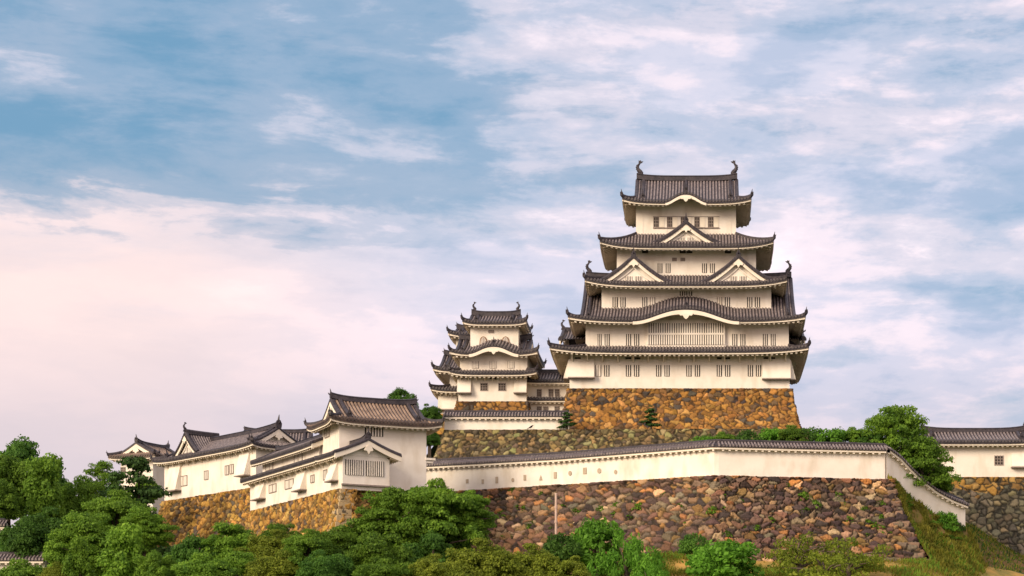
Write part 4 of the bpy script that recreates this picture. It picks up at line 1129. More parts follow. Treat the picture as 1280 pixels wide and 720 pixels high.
def topband(C, c1, A, V, rng):
    n = int(c1.max()) + 1; pal = np.array([lin(c[:3]) for c in PAL_GOLD]); pk = pal[rng.integers(0, 4, n)][c1]
    k = (V < .13 + .05 * np.sin(A * .9) + .04 * rng.uniform(-1, 1, n)[c1])[..., None] & (rng.uniform(0, 1, n)[c1] > .12)[..., None]
    return np.where(k, pk * .85, C)
x0 = W(1188, 0, 232).x; x1 = W(1330, 0, 232).x; zt2 = W(0, 596.5, 232).z
stone_mesh('stone_face', loc_pts(er, [(x0, 242, zt2), (x0, 231.8, zt2), (x1, 231.8, zt2)]), loc_pts(er, [(x0 - 3, 241, 13), (x0 - 1, 227.8, 13), (x1, 227.8, 13)]), (.95, .78), PAL_GREY,
           depth=.2, res=.12, seed=31, joint=(.025, .024, .018), jw=.24, parent=er, coping=(0, 8, 0), bands=topband)

# ================================================================== left gate turret, its wings and the long gallery
class Frame:
    """building frame at (X, Y) turned by rot; finds local coordinates of photo points on its faces"""
    def __init__(f, X, Y, rot): f.X, f.Y, f.c, f.s = X, Y, math.cos(R(rot)), math.sin(R(rot))
    def world(f, x, y): return f.X + f.c * x - f.s * y, f.Y + f.s * x + f.c * y
    def on_y(f, px, y):                                        # face y = const: local x and distance
        r = (px - VX) / F_PX; ox, oy = f.world(0, y); x = (r * oy - ox) / (f.c - r * f.s); return x, oy + f.s * x
    def on_x(f, px, x):
        r = (px - VX) / F_PX; ox, oy = f.world(x, 0); y = (r * oy - ox) / (-f.s - r * f.c); return y, oy + f.c * y
def zat(py, Y): return (VY - py) * Y / F_PX + ZC

AF = Frame((424 - VX) * 204 / F_PX, 204, 27)
gate = thing('turret_building', 'white turret with brown tiled hip and gable roof beside the curving wall', 'building', (AF.X, AF.Y, 19), R(27))
wA = AF.on_y(533, 0)[0]
a1, QA = make_roof(gate, (-1.35, wA + 1.35, -1.35, 8.0), None, 29.65, 32.35, 'irimoya', gx=(.05, wA - .1), lift=.40, ov=1.3, c=.30, warm=True, ridge_h=.5, fin=.55, pitch=.40)
wall_box(gate, 0, wA, 0, 6.65, 19, soff(QA, 1.3) + .2)
GA = Face(0, 0, 1, 0); GAL = Face(0, 0, 0, -1)
def fwin(root, fr, F, yv, a, b, y0, y1, bars, kind):
    s0, Y0 = fr.on_y(a, yv); s1, Y1 = fr.on_y(b, yv); Ym = (Y0 + Y1) / 2
    return window(root, F, min(s0, s1), max(s0, s1), zat(y1, Ym), zat(y0, Ym), bars, kind)
fwin(gate, AF, GA, 0, 456, 479, 532.5, 545.5, 7, 'slot')
t0, Ya = AF.on_x(406.8, 0); t1, Yb = AF.on_x(411.8, 0)
window(gate, GAL, -t0, -t1, zat(546, (Ya + Yb) / 2), zat(536, (Ya + Yb) / 2), 2, 'shut')
m = MB(); m.fbox(GA, wA - .1, wA + 1.0, 26.0, 26.25, -.9, .1); m.fbox(GA, wA - .1, wA + .8, 25.7, 25.95, -.7, -.05); m.build('rain_spout', M['plaster'], gate)

BF = Frame((427 - VX) * 200 / F_PX, 200, -59.3)
wing = thing('turret_building', 'low white wing with a latticed front gable and pent roof, below the brown roofed turret', 'building', (BF.X, BF.Y, 21.5), R(-59.3))
LB = -31.0; wB = BF.on_x(485.5, 0)[0]
cyB = wB / 2
b1, QB = make_roof(wing, (-5.5, .95, -1.1, wB + 1.1), None, 25.72, 27.25, 'gable', gx=(-5.5, .95), lift=.12, ov=1.1, c=.25, ridge_h=.35, fin=.5, gable_sides=(1,), ridge_fin=.75, verge=False)
b2, QB2 = make_roof(wing, (LB - .4, -5.4, -1.1, 6), (LB - .4, -5.4, 1.35, 5), 25.72, 26.62, lift=.02, ov=1.1, sides='F', fin=.4)
wall_box(wing, LB, 0, 0, wB, 22.0, 25.35)
# raised front bay with bars
GF = Face(0, 0, 0, 1); GL = Face(0, 0, 1, 0)
m = MB(); m.prism([(0, 22.5), (wB, 22.5), (wB, 25.3), (cyB, 26.75), (0, 25.3)], lambda a, u, n: (n, a, u), -.02, .30); m.build('front_bay', M['plaster'], wing)
GF2 = Face(.31, 0, 0, 1)
ya, Y_ = BF.on_x(431.5, .3); yb, _ = BF.on_x(480, .3)
ym = (ya + yb) / 2
for a, b in ((ya, ym - .12), (ym + .12, yb)): window(wing, GF2, a, b, zat(594.5, Y_ + 1), zat(575.5, Y_ + 1), 9, 'slot')
m = MB(); m.fbox(GF2, -.05, wB + .05, 22.42, 22.58, -.3, .08); m.build('bay_sill', M['grey_wood'], wing)
# windows and stone-drop bays of the long face
for a, b, y0, y1 in ((337, 345.5, 606, 615), (357, 367, 600, 610), (389, 393, 594.5, 602.5), (405, 409, 588, 599)): fwin(wing, BF, GL, 0, a, b, y0, y1, 2, 'shut')
for a, b, y0, y1 in ((318, 329, 603, 622), (369.5, 380, 589, 611), (411, 419.5, 580, 599.5)):
    s0, Y0 = BF.on_y(a, -.3); s1, Y1 = BF.on_y(b, -.3); stone_drop(wing, GL, s0, s1, min(25.1, zat(y0, Y0)), zat(y1, Y1) + .1, .75)
for i in range(15): bracket(wing, GL, LB + 1.0 + i * 2.05, soff(QB2, 1.0) + .02, .75, .85, .14)
# upper storey of the wing
UY = 1.4
b3, QU = make_roof(wing, (LB - .9, -10.2, UY - 1.1, 7.0), None, 27.95, 29.45, 'gable', gx=(LB - .9, -10.2), lift=.1, ov=1.1, c=.2, ridge_h=.35, fin=.5, gable_sides=(-1, 1), verge=False)
wall_box(wing, LB + .3, -10.9, UY, 6, 25.5, soff(QU, 1.1) + .15)
GU = Face(0, UY, 1, 0)
for a, b, y0, y1 in ((333, 341.5, 577, 587), (368.5, 378, 567.5, 577.5)): fwin(wing, BF, GU, UY, a, b, y0, y1, 2, 'shut')
# stone footing of the wing
wr = thing('stone_rampart', 'low orange stone footing under the white wing with the latticed gable', 'stone wall', (BF.X, BF.Y, 16), R(-59.3))
stone_mesh('stone_face', [(LB - .2, 6, 22.05), (LB - .2, -.12, 22.05), (-.05, -.12, 22.05), (-.05, 1.6, 22.05)], [(LB - 1.2, 5, 15.5), (LB - 1.2, -1.5, 15.5), (.45, -1.5, 15.5), (.45, 1.6, 15.5)], (.70, .54), PAL_GOLD, depth=.26, res=.12, seed=41,
           joint=(.04, .022, .010), jw=.26, parent=wr, sizevar=.6)
stone_mesh('stone_face', [(-1.0, 1.0, 22.3), (-1.0, 9, 22.3)], [(.2, 1.0, 15.5), (.2, 9, 15.5)], (.70, .54), PAL_GOLD, depth=.2, res=.13, seed=42, joint=(.04, .022, .010), jw=.26, parent=wr)
m = MB(); rr = random.Random(4)
for k in range(9):
    z = 15.8 + k * .69; g_ = .60 * (1 - k / 9) ** 1.4
    m.box(-1.15 - (.25 if k % 2 else 0) - g_, .12 + g_, -.16 - g_ * 2, 1.02 + (.28 if k % 2 == 0 else 0), z, z + .67)
o = m.build('corner_quoins', M['ashlar'], wr); bm = o.modifiers.new('bevel', 'BEVEL'); bm.width = .04; bm.segments = 1

CF = Frame(-54.5, 233.55, -48)
gal = thing('gallery_building', 'long white gallery with grey tile roofs and two gables on a golden stone base', 'building', (CF.X, CF.Y, 25.5), R(-48))
LC = -24.2
g1, QG = make_roof(gal, (LC - 1.2, 1.15, -1.15, 7.6), None, 30.75, 33.15, 'irimoya', gx=(LC + .2, -.25), lift=.35, ov=1.1, c=.25, ridge_h=.45, fin=.6, ridge_fin=1.15)
wall_box(gal, LC, 0, 0, 6.5, 25.5, soff(QG, 1.1) + .15)
GC = Face(0, 0, 1, 0)
for a, b, y0, y1 in ((224.5, 234, 595.5, 607), (256, 260.3, 589, 599), (282, 286, 582.5, 593), (288, 292, 581, 591.5)): fwin(gal, CF, GC, 0, a, b, y0, y1, 2, 'shut')
for a, b, y0, y1 in ((210, 224, 588, 613), (298, 310, 577, 594)):
    s0, Y0 = CF.on_y(a, -.3); s1, Y1 = CF.on_y(b, -.3); stone_drop(gal, GC, s0, s1, 30.1, zat(y1, (Y0 + Y1) / 2) + .1, .85)
for i in range(13): bracket(gal, GC, LC + 1.2 + i * 1.85, soff(QG, 1.0) + .02, .85, .9, .16)
sA, YA_ = CF.on_y(236, .2)
dormer(gal, Face(0, .2, 1, 0), sA, 31.1, 3.3, 2.75, 4.2, fwd=.5, fishes=1.0, vents=True)
# hatch on the near gable wall
gr_ = thing('stone_rampart', 'tall golden stone base under the long white gallery at left', 'stone wall', (CF.X, CF.Y, 17), R(-48))
def lowpale(C, c1, A, V, rng):
    n = int(c1.max()) + 1; pal = np.array([lin(c[:3]) for c in [(120, 100, 84), (140, 116, 92), (96, 84, 76)]]); pk = pal[rng.integers(0, 3, n)][c1]
    return np.where((V > .78 + .05 * np.sin(A))[..., None], pk, C)
stone_mesh('stone_face', [(LC - .15, 7, 25.6), (LC - .15, -.15, 25.6), (1.5, -.15, 25.6), (1.5, 8, 25.6)], [(LC - 2.6, 7, 17.0), (LC - 2.6, -3.0, 17.0), (3.2, -3.0, 17.0), (3.2, 8, 17)], (.72, .55), PAL_GOLD, depth=.26, res=.12,
           seed=51, joint=(.04, .022, .010), jw=.26, parent=gr_, sizevar=.65, bands=lowpale, flare=1.4)

DF = Frame((171 - VX) * 260 / F_PX, 260, -110)
far = thing('turret_building', 'small distant white turret with a gable, rising over the trees at far left', 'building', (DF.X, DF.Y, 24), R(-110))
d1, QD = make_roof(far, (-8.4, 1.25, -3.75, 3.75), None, 32.45, 34.35, 'irimoya', gx=(-7.0, .1), lift=.22, ov=1.2, c=.22, ridge_h=.35, fin=.35, ridge_fin=.75, warm=True)
wall_box(far, -7.2, 0, -2.6, 2.6, 24, soff(QD, 1.2) + .15)
yD, YD = DF.on_x(154, 0)
window(far, Face(0, 0, 0, 1), yD - .35, yD + .35, zat(591, YD), zat(584.5, YD), 3, 'grid')

HF = Frame((298 - VX) * 266 / F_PX, 266, 8)
back = thing('gallery_building', 'brown roofed storehouse peeping over the ridge of the long white gallery', 'building', (HF.X, HF.Y, 28), R(8))
make_roof(back, (-.8, 11.5, -4.2, 4.2), None, 33.4, 36.7, 'irimoya', gx=(.8, 10.0), lift=.25, ov=1.1, c=.2, ridge_h=.4, fin=.3)
wall_box(back, .3, 10.4, -3.1, 3.1, 28, 33.2)

# two tiled walls low among the trees at the left edge
for px0, px1, py, Y, lab in ((-40, 57.5, 692.5, 205, 'low tiled wall between trees at the bottom left corner'), (-40, 9, 650.5, 222, 'short stretch of tiled wall at the left edge, above the other tiled wall')):
    z = W(0, py, Y).z
    w_ = thing('plaster_wall', lab, 'wall', P3((px0 + px1) / 2, py + 30, Y))
    coping_wall(w_, [(*W(px0, 0, Y)[:2], z - 3.4, z), (*W(px1, 0, Y)[:2], z - 3.4, z)], thick=.6, half=1.0, rise=.6)

# marker pole against the rampart
Yp = 202.5
pl = thing('marker_pole', 'upright pinkish pole with collars standing before the reddish rampart', 'pole', (W(695, 0, Yp).x, Yp, float(ground(W(695, 0, Yp).x, Yp))))
m = MB(); zt = W(0, 617.5, Yp).z
m.tube([(0, 0, pl.location.z - .2), (0, 0, zt)], .13, 10); m.build('shaft', M['pole'], pl)
for py in (634, 652):
    z = W(0, py, Yp).z; m = MB(); m.tube([(0, 0, z - .12), (0, 0, z + .10)], .175, 10); m.build('collar', M['pole'], pl)
m = MB(); m.tube([(0, 0, zt), (0, 0, zt + .08)], [.155, .13], 10); m.build('cap', M['pole'], pl)

# crow on the rampart edge
bp = W(663.5, 537, 233.9)
crow = thing('crow', 'black crow perched on the mossy rampart before the low white wall', 'bird', (bp.x, bp.y, bp.z + .05))
zc_ = bp.z + .05
m = MB()
m.tube([(-.42, 0, zc_ + .18), (-.22, 0, zc_ + .30), (0, 0, zc_ + .42), (.2, 0, zc_ + .56), (.30, 0, zc_ + .70), (.36, 0, zc_ + .78)], [.05, .13, .19, .17, .11, .06], 8)
m.tube([(.34, 0, zc_ + .74), (.50, 0, zc_ + .71), (.58, 0, zc_ + .68)], [.075, .045, .01], 6)
m.prism([(-.75, .02), (-.68, .14), (-.25, .36), (-.1, .22)], lambda a, u, w: (a, w, zc_ + u), -.07, .07)
m.prism([(-.5, .16), (-.1, .24), (.22, .5), (.05, .6), (-.3, .38)], lambda a, u, w: (a, w, zc_ + u), -.2, .2)
m.build('body', M['black'], crow, True)
m = MB()
for s in (-.07, .07): m.tube([(0, s, zc_ + .3), (.03, s, zc_)], .022, 5); m.tube([(.0, s, zc_ + .01), (.14, s, zc_ + .01)], .02, 4)
m.build('legs', M['black'], crow)
crow.scale = (.62, .62, .62)

# ================================================================== trees, shrubs and grass
def leaf_mesh(name, blobs, leaf, dens, seed, material, elong=1.5, up=0.15, droop=0.0, parent=None, shell=(.64, 1.13), zmin=-.45, jit=.8):
    """many small leaf faces over the shells of clumps; blobs rows: x y z rx ry rz"""
    rng = np.random.default_rng(seed)
    Vs, LV = [], []
    blobs = [(*(np.array(b[:3]) * np.array([1 + rng.normal() * .05] * 3)), *(np.array(b[3:6]) * rng.uniform(.7, 1.2))) for b in blobs]
    for b in blobs:
        c, r = np.array(b[:3], float), np.array(b[3:6], float)
        n = int(dens * (r[0] * r[1] + r[0] * r[2] + r[1] * r[2]) / 3 * 4 * math.pi)
        d = rng.normal(size=(n, 3)); d /= np.linalg.norm(d, axis=1, keepdims=True)
        d = d[d[:, 2] > zmin]; n = len(d)
        k = rng.uniform(*shell, size=(n, 1))
        lump = 1 + .13 * np.sin(d[:, :1] * 5 + c[0]) * np.sin(d[:, 1:2] * 6 + c[1]) + .08 * np.sin(d[:, 2:3] * 9 + c[2] * 3)
        p = c + d * r * k * lump
        nrm = d * .7 + rng.normal(size=(n, 3)) * jit * .6 + np.array([0, 0, up]); nrm /= np.linalg.norm(nrm, axis=1, keepdims=True)
        t = np.cross(nrm, rng.normal(size=(n, 3))); t[:, 2] -= droop; t /= np.maximum(np.linalg.norm(t, axis=1, keepdims=True), 1e-6)
        s = np.cross(nrm, t)
        L = leaf * rng.uniform(.5, 1.6, (n, 1)); w = L / elong
        q = np.stack([p - t * L * .5, p + s * w * .5 - t * L * .05, p + t * L * .5, p - s * w * .5 + t * L * .05], 1)
        Vs.append(q.reshape(-1, 3)); LV.append(np.repeat(rng.uniform(0, 1, n) * .75 + rng.uniform(0, .25), 4))
    V = np.concatenate(Vs); lv = np.concatenate(LV)
    Fq = np.arange(len(V)).reshape(-1, 4)
    return np_mesh(name, V, Fq, np.repeat(lv[:, None], 3, 1), 'lv', material, parent)

def crown_blobs(kind, Rr, Hh, seed):
    """clump centres for a crown of radius Rr and height Hh standing on z = 0"""
    rng = np.random.default_rng(seed); out = []
    if kind == 'round':
        for i in range(84):
            u = rng.uniform(-.6, 1); a = rng.uniform(0, 2 * math.pi); k = rng.uniform(.55, .86) if i > 8 else rng.uniform(0, .5)
            rr = math.sqrt(max(0, 1 - u * u)) * k * (1 + .13 * math.sin(2 * a + seed) + .10 * math.sin(3 * a + 2 * seed))
            s = rng.uniform(.15, .34) * Rr
            out.append((Rr * rr * math.cos(a), Rr * rr * math.sin(a), Hh * (.40 + .46 * u * k / .8), s, s, s * rng.uniform(.6, .85)))
    elif kind == 'cone':
        for i in range(80):
            t = rng.uniform(0, 1) ** .9; a = rng.uniform(0, 2 * math.pi)
            w = (1 - t) ** .75 * .86 + .08
            k = rng.uniform(.6, 1) if i > 10 else .3
            s = rng.uniform(.17, .28) * Rr * (1.15 - .4 * t)
            out.append((Rr * w * k * math.cos(a) * .85, Rr * w * k * math.sin(a) * .85, Hh * (.10 + .83 * t), s, s, s * 1.05))
    elif kind == 'layer':
        for i in range(170):
            u = rng.uniform(-.2, 1); a = rng.uniform(0, 2 * math.pi); k = rng.uniform(.5, .92)
            rr = math.sqrt(max(0, 1 - u * u)) * k * (1 + .13 * math.sin(2 * a + seed) + .10 * math.sin(3 * a + 2 * seed))
            s = rng.uniform(.09, .23) * Rr
            out.append((Rr * rr * math.cos(a), Rr * rr * math.sin(a), Hh * (.24 + .66 * u * (.7 + .3 * k)) + rng.uniform(-.03, .03) * Hh, s * rng.uniform(.8, 1.3), s * rng.uniform(.8, 1.3), s * rng.uniform(.40, .70)))
    elif kind == 'pine':
        n = 15 if Rr > 2 else 10
        for i in range(n):
            t = i / (n - 1); a = i * 2.4 + rng.uniform(-.4, .4); w = (1 - t) ** .8 * .62 + .02
            s = Rr * (.44 - .20 * t) * rng.uniform(.85, 1.2)
            out.append((Rr * w * math.cos(a), Rr * w * math.sin(a), Hh * (.14 + .78 * t), s, s, s * .36))
            out.append((Rr * w * .6 * math.cos(a + 1.2), Rr * w * .6 * math.sin(a + 1.2), Hh * (.17 + .78 * t), s * .7, s * .7, s * .25))
    elif kind == 'shrub':
        for i in range(26):
            u = rng.uniform(-.05, 1); a = rng.uniform(0, 2 * math.pi); k = rng.uniform(.35, .85)
            rr = math.sqrt(max(0, 1 - u * u)) * k; s = rng.uniform(.20, .34) * Rr
            out.append((Rr * rr * math.cos(a), Rr * rr * math.sin(a), Hh * (.18 + .68 * u * (.6 + .4 * k)), s, s, s * rng.uniform(.6, .9)))
    elif kind == 'spike':
        for i in range(46):
            a = rng.uniform(0, 2 * math.pi); k = math.sqrt(rng.uniform(0, 1)); u = rng.uniform(0, 1)
            top = 1 - .45 * k * k; s = rng.uniform(.09, .15) * Rr
            out.append((Rr * k * math.cos(a) * .9, Rr * k * math.sin(a) * .9, Hh * top * (.25 + .68 * u), s, s, s * 3.2))
    elif kind == 'wisp':
        for i in range(30):
            a = rng.uniform(0, 2 * math.pi); k = math.sqrt(rng.uniform(0, 1)); u = rng.uniform(0, 1)
            s = rng.uniform(.16, .30) * Rr
            out.append((Rr * k * math.cos(a), Rr * k * math.sin(a), Hh * (.2 + .7 * u * (1 - .4 * k)), s, s, s * .7))
    return out

def limbs(m, Hh, Rr, blobs, seed, thick=.05):
    rng = random.Random(seed); r0 = thick * Rr + .05
    bend = rng.uniform(-.05, .05) * Rr
    top = .72 * Hh
    trunk = [(0, 0, -9), (0, 0, 0), (bend, .3 * bend, .25 * Hh), (bend * 1.6, -.4 * bend, .5 * Hh), (bend, bend, top)]
    m.tube(trunk, [r0 * 1.5, r0 * 1.25, r0, r0 * .7, r0 * .25], 7)
    for b in rng.sample(blobs, min(14, len(blobs))):
        z0 = min(b[2] * .7, top * .85) * rng.uniform(.6, 1); f = max(0, z0 / Hh)
        s = (bend * min(1.6, f * 4), 0, z0); e = (b[0], b[1], b[2]); mid = ((s[0] + e[0]) / 2, (s[1] + e[1]) / 2, (s[2] + e[2]) / 2 + .06 * Hh)
        m.tube([s, mid, e], [r0 * .45, r0 * .28, r0 * .08], 5)

PROTO = {}
def proto(key, kind, Rr, Hh, leafm, leaf, dens, seed, **kw):
    blobs = crown_blobs(kind, Rr, Hh, seed)
    cm = leaf_mesh('crown', blobs, leaf, dens, seed, M[leafm], **kw)
    me = cm.data; bpy.data.objects.remove(cm)
    tm = MB(); limbs(tm, Hh, Rr, blobs, seed)
    to = tm.build('trunk', M['bark'], None, True); tme = to.data; bpy.data.objects.remove(to)
    co = np.empty(len(me.vertices) * 3, np.float32); me.vertices.foreach_get('co', co); co = co.reshape(-1, 3)
    PROTO[key] = (me, tme, float(np.percentile(np.hypot(co[:, 0], co[:, 1]), 97)), float(np.percentile(co[:, 2], 99.7)))
proto('round', 'round', 4.0, 7.0, 'leaf_mid', 0.25, 52, 101)
proto('round2', 'round', 4.0, 7.0, 'leaf_mid', 0.24, 57, 102)
proto('dark', 'round', 4.0, 7.0, 'leaf_dark', 0.24, 57, 103)
proto('dark2', 'round', 4.0, 6.5, 'leaf_dark', 0.22, 62, 104)
proto('cone', 'cone', 3.0, 8.0, 'leaf_mid', 0.20, 65, 105)
proto('maple', 'layer', 5.0, 7.0, 'leaf_mid', 0.23, 54, 126, up=.5)
proto('maple2', 'layer', 5.0, 7.0, 'leaf_mid', 0.23, 54, 107, up=.5)
proto('yellow', 'layer', 5.0, 6.5, 'leaf_yellow', 0.22, 52, 108, up=.5)
proto('pine', 'pine', 3.0, 7.0, 'leaf_pine', .22, 70, 109, up=.5)
proto('pine_small', 'pine', 1.1, 2.5, 'leaf_pine', .15, 190, 110, up=.5)
proto('shrub', 'shrub', 2.0, 2.6, 'leaf_bright', .20, 60, 111)
proto('shrub_dark', 'shrub', 2.0, 2.6, 'leaf_dark', .19, 60, 112)
proto('spike', 'spike', 2.4, 4.0, 'leaf_bright', .30, 50, 113, elong=3.2, droop=-1.6, jit=.5)
proto('wisp', 'wisp', 3.0, 3.0, 'leaf_yellow', .20, 26, 114)
proto('tuft', 'shrub', .6, .7, 'leaf_mid', .16, 70, 115)
proto('tuft_dry', 'shrub', .6, .7, 'leaf_dry', .16, 60, 119)
proto('airy', 'layer', 4.2, 7.0, 'leaf_mid', 0.24, 26, 116, up=.4)
proto('maple_open', 'layer', 4.6, 7.0, 'leaf_mid', 0.23, 33, 117, up=.5)
proto('gold', 'round', 4.0, 6.5, 'leaf_yellow', 0.23, 54, 118)

def plant(key, px, py_top, Y, wpx, name, label, cat, group=None, base=None, seed=0, py_base=None):
    me, tme, Rr, Hh = PROTO[key]
    x = (px - VX) * Y / F_PX; top = (VY - py_top) * Y / F_PX + ZC
    b = float(ground(x, Y)) if base is None else base
    if py_base is not None: b = (VY - py_base) * Y / F_PX + ZC
    k = (wpx * Y / F_PX / 2) / Rr; full = top - b
    ks = min(max(full / Hh, .62 * k), 1.25 * k)
    rr = random.Random(px * 7 + py_top + seed)
    t = thing(name, label, cat, (x, Y, b), rr.uniform(0, 6.28), group)
    for n_, dd in (('crown', me), ('trunk', tme)):
        o = bpy.data.objects.new(n_, dd); COL.objects.link(o); o.parent = t
        o.location = (0, 0, full - Hh * ks); o.scale = (k, k, ks)
    return t
GW, GB, GS = 'trees of the wood at left', 'trees on the slope below the walls', 'shrubs on the slope'
for key, px, py, Y, w, lab in [
    ('dark', 30, 553, 236, 110, 'tallest dark crown at the top left of the wood'),
    ('round', 10, 571, 226, 84, 'broad mid green tree at the left edge beneath the tallest crown'),
    ('cone', 52, 572, 220, 84, 'dense cone shaped tree in the left wood, with the sharpest point'),
    ('round2', 98, 597, 226, 70, 'small rounded tree between the cone shaped tree and the distant turret'),
    ('airy', 128, 577, 240, 50, 'thin open tree with sparse top twigs before the distant white turret'),
    ('pine', 172, 572, 232, 104, 'dark pine with flat layers beside the golden stone base'),
    ('pine', 146, 590, 230, 70, 'lower dark pine half behind the taller layered pine'),
    ('round', 183, 600, 240, 34, 'small tree squeezed between the pine and the white gallery'),
    ('maple', 146, 616, 214, 104, 'wide mid green tree in front of the layered pine'),
    ('dark2', 58, 638, 208, 100, 'dark bushy tree in the middle left of the wood, below the cone shaped tree'),
    ('round2', -4, 600, 216, 60, 'tree cut by the left edge of the picture above the short tiled wall'),
    ('maple2', 112, 642, 203, 110, 'wide spreading tree at the centre of the left wood'),
    ('maple2', 180, 634, 206, 66, 'dark tree at the foot of the golden stone base'),
    ('dark2', 22, 658, 209, 60, 'dark low tree just above the tiled wall in the bottom left corner'),
    ('cone', 98, 673, 186, 60, 'pointed light green tree at bottom left, smaller of the two pointed ones'),
    ('cone', 152, 660, 184, 92, 'large pointed light green tree at bottom left'),
    ('round2', 196, 690, 182, 60, 'low rounded tree at the bottom edge below the golden stone base'),
    ('maple', 30, 702, 188, 96, 'leafy top at the bottom edge in front of the corner tiled wall'),
    ('gold', 68, 704, 186, 44, 'small crown at the bottom edge between tiled wall and pointed tree')]:
    plant(key, px, py, Y, w, 'tree' if key != 'pine' else 'pine_tree', lab, 'tree', GW)
for key, px, py, Y, w, lab in [
    ('maple', 536, 603, 191, 128, 'large spreading green tree covering the join of turret and curving wall'),
    ('maple_open', 494, 610, 189, 84, 'left hand companion of the largest tree, before the white turret wall'),
    ('maple', 584, 614, 192, 58, 'loose leafy tree right of the largest one, its top against the white wall'),
    ('maple2', 466, 636, 189, 104, 'spreading tree just left of the largest one, below the latticed gable'),
    ('maple2', 566, 622, 193, 80, 'right shoulder tree beside the largest one, against the reddish rampart'),
    ('maple', 418, 660, 186, 90, 'mid green tree below the white wing corner'),
    ('yellow', 345, 664, 190, 96, 'olive green tree below the low orange footing'),
    ('maple2', 290, 656, 194, 90, 'tree at the right foot of the golden stone base'),
    ('dark', 246, 672, 194, 80, 'darker tree at the left foot of the golden stone base'),
    ('maple', 385, 664, 182, 80, 'leafy tree third from left along the slope'),
    ('gold', 345, 690, 180, 80, 'yellowish tree at the bottom edge below the olive one'),
    ('maple', 256, 694, 180, 90, 'low green tree at the bottom edge, left of the yellowish one'),
    ('dark2', 408, 690, 178, 90, 'dark green tree at the bottom edge below the white wing'),
    ('maple2', 475, 668, 181, 110, 'broad tree in the middle of the bottom thicket'),
    ('dark', 540, 668, 186, 90, 'dark shadowed tree under the largest spreading one'),
    ('yellow', 600, 676, 182, 120, 'yellow green tree at the bottom, left of the pinkish pole'),
    ('yellow', 545, 694, 177, 90, 'low yellow green tree at the bottom edge, left neighbour of the larger one'),
    ('yellow', 662, 682, 184, 96, 'yellow green tree below the pinkish pole'),
    ('maple_open', 300, 690, 184, 90, 'loose green tree at the bottom edge below the golden stone base'),
    ('maple2', 352, 655, 196, 70, 'tree touching the low orange footing of the white wing'),
    ('maple', 476, 700, 176, 80, 'low tree at the bottom edge in the middle of the thicket')]:
    plant(key, px, py, Y, w, 'tree', lab, 'tree', GB)
for key, px, py, Y, w, lab in [
    ('shrub_dark', 700, 667, 192, 62, 'dark rounded shrub at the foot of the pinkish pole'),
    ('shrub', 744, 650, 196, 84, 'light green shrub behind the spiky one, against the boulders'),
    ('spike', 786, 662, 190, 100, 'spiky upright light green bush at the bottom, right of the pole'),
    ('yellow', 716, 696, 184, 70, 'low olive bush at the bottom between pole and spiky bush'),
    ('shrub_dark', 868, 667, 192, 42, 'small dark shrub above the brightest one'),
    ('shrub', 905, 676, 188, 106, 'brightest green bushy shrub at the bottom centre right'),
    ('shrub', 885, 690, 186, 60, 'low bright shrub at the left of the brightest one'),
    ('wisp', 1000, 668, 194, 90, 'wispy dry green bush on the slope, left of the two'),
    ('wisp', 1060, 672, 193, 100, 'wispy dry green bush on the slope, right of the two'),
    ('wisp', 1030, 692, 189, 120, 'low wispy bush at the bottom edge before the rampart'),
    ('spike', 812, 700, 186, 60, 'low spiky bush at the bottom edge'),
    ('shrub', 1181, 640, 213.0, 36, 'green shrub at the outer foot of the descending wall'),
    ('shrub_dark', 1195, 652, 214.4, 26, 'small dark shrub near the low end of the descending wall')]:
    kw = {}
    if px in (1181, 1195): kw['py_base'] = 672 if px == 1181 else 676
    plant(key, px, py, Y, w, 'shrub', lab, 'shrub', GS, **kw)
# tree and hedge behind the curving wall at right
T0 = W(0, 590, 214).z
plant('maple_open', 1122, 508, 216, 112, 'tree', 'spreading green tree rising behind the corner of the white wall at right', 'tree', base=T0 - 1.5)
plant('maple_open', 1152, 548, 214, 84, 'tree', 'lower half hidden tree leaning over the descending wall at right', 'tree', base=T0 - 5)
plant('airy', 1096, 520, 217, 60, 'tree', 'lighter tree at the left side of the tree behind the wall corner', 'tree', base=T0 - 1)
plant('round2', 1170, 580, 215.3, 46, 'tree', 'small round tree just over the middle of the descending wall', 'tree', base=T0 - 6)
plant('dark', 502, 487, 236, 46, 'tree', 'dark treetop showing over the brown turret roof', 'tree', base=25)
plant('dark2', 536, 506, 234, 34, 'tree', 'small treetop between the brown turret roof and the small keep', 'tree', base=25)
plant('dark', 538, 536, 228, 26, 'tree', 'lowest dark foliage right beside the brown turret under its eave', 'tree', base=24)
for i, (px, py, w) in enumerate([(880, 545, 40), (905, 541, 44), (934, 538, 46), (962, 536, 44), (990, 533, 46), (1015, 534, 44), (1042, 536, 46), (1068, 535, 44), (1088, 541, 34)]):
    plant(('shrub', 'shrub', 'shrub_dark')[i % 3] if i % 3 != 1 else 'maple', px, py, 214 + (i % 2) * 1.2, w, 'shrub', 'bushy green shrub in the row behind the curving wall', 'shrub', 'row of shrubs behind the curving wall', base=23.6)
for px, py, pb, lab in ((709, 512, 537.5, 'small clipped pine on the rampart at the end of the low white wall'), (813.5, 507, 537, 'small clipped pine before the stone base of the tall keep')):
    plant('pine_small', px, py, 234.6, 24 if px < 800 else 27, 'pine_tree', lab, 'pine', 'clipped pines on the terrace', py_base=pb)

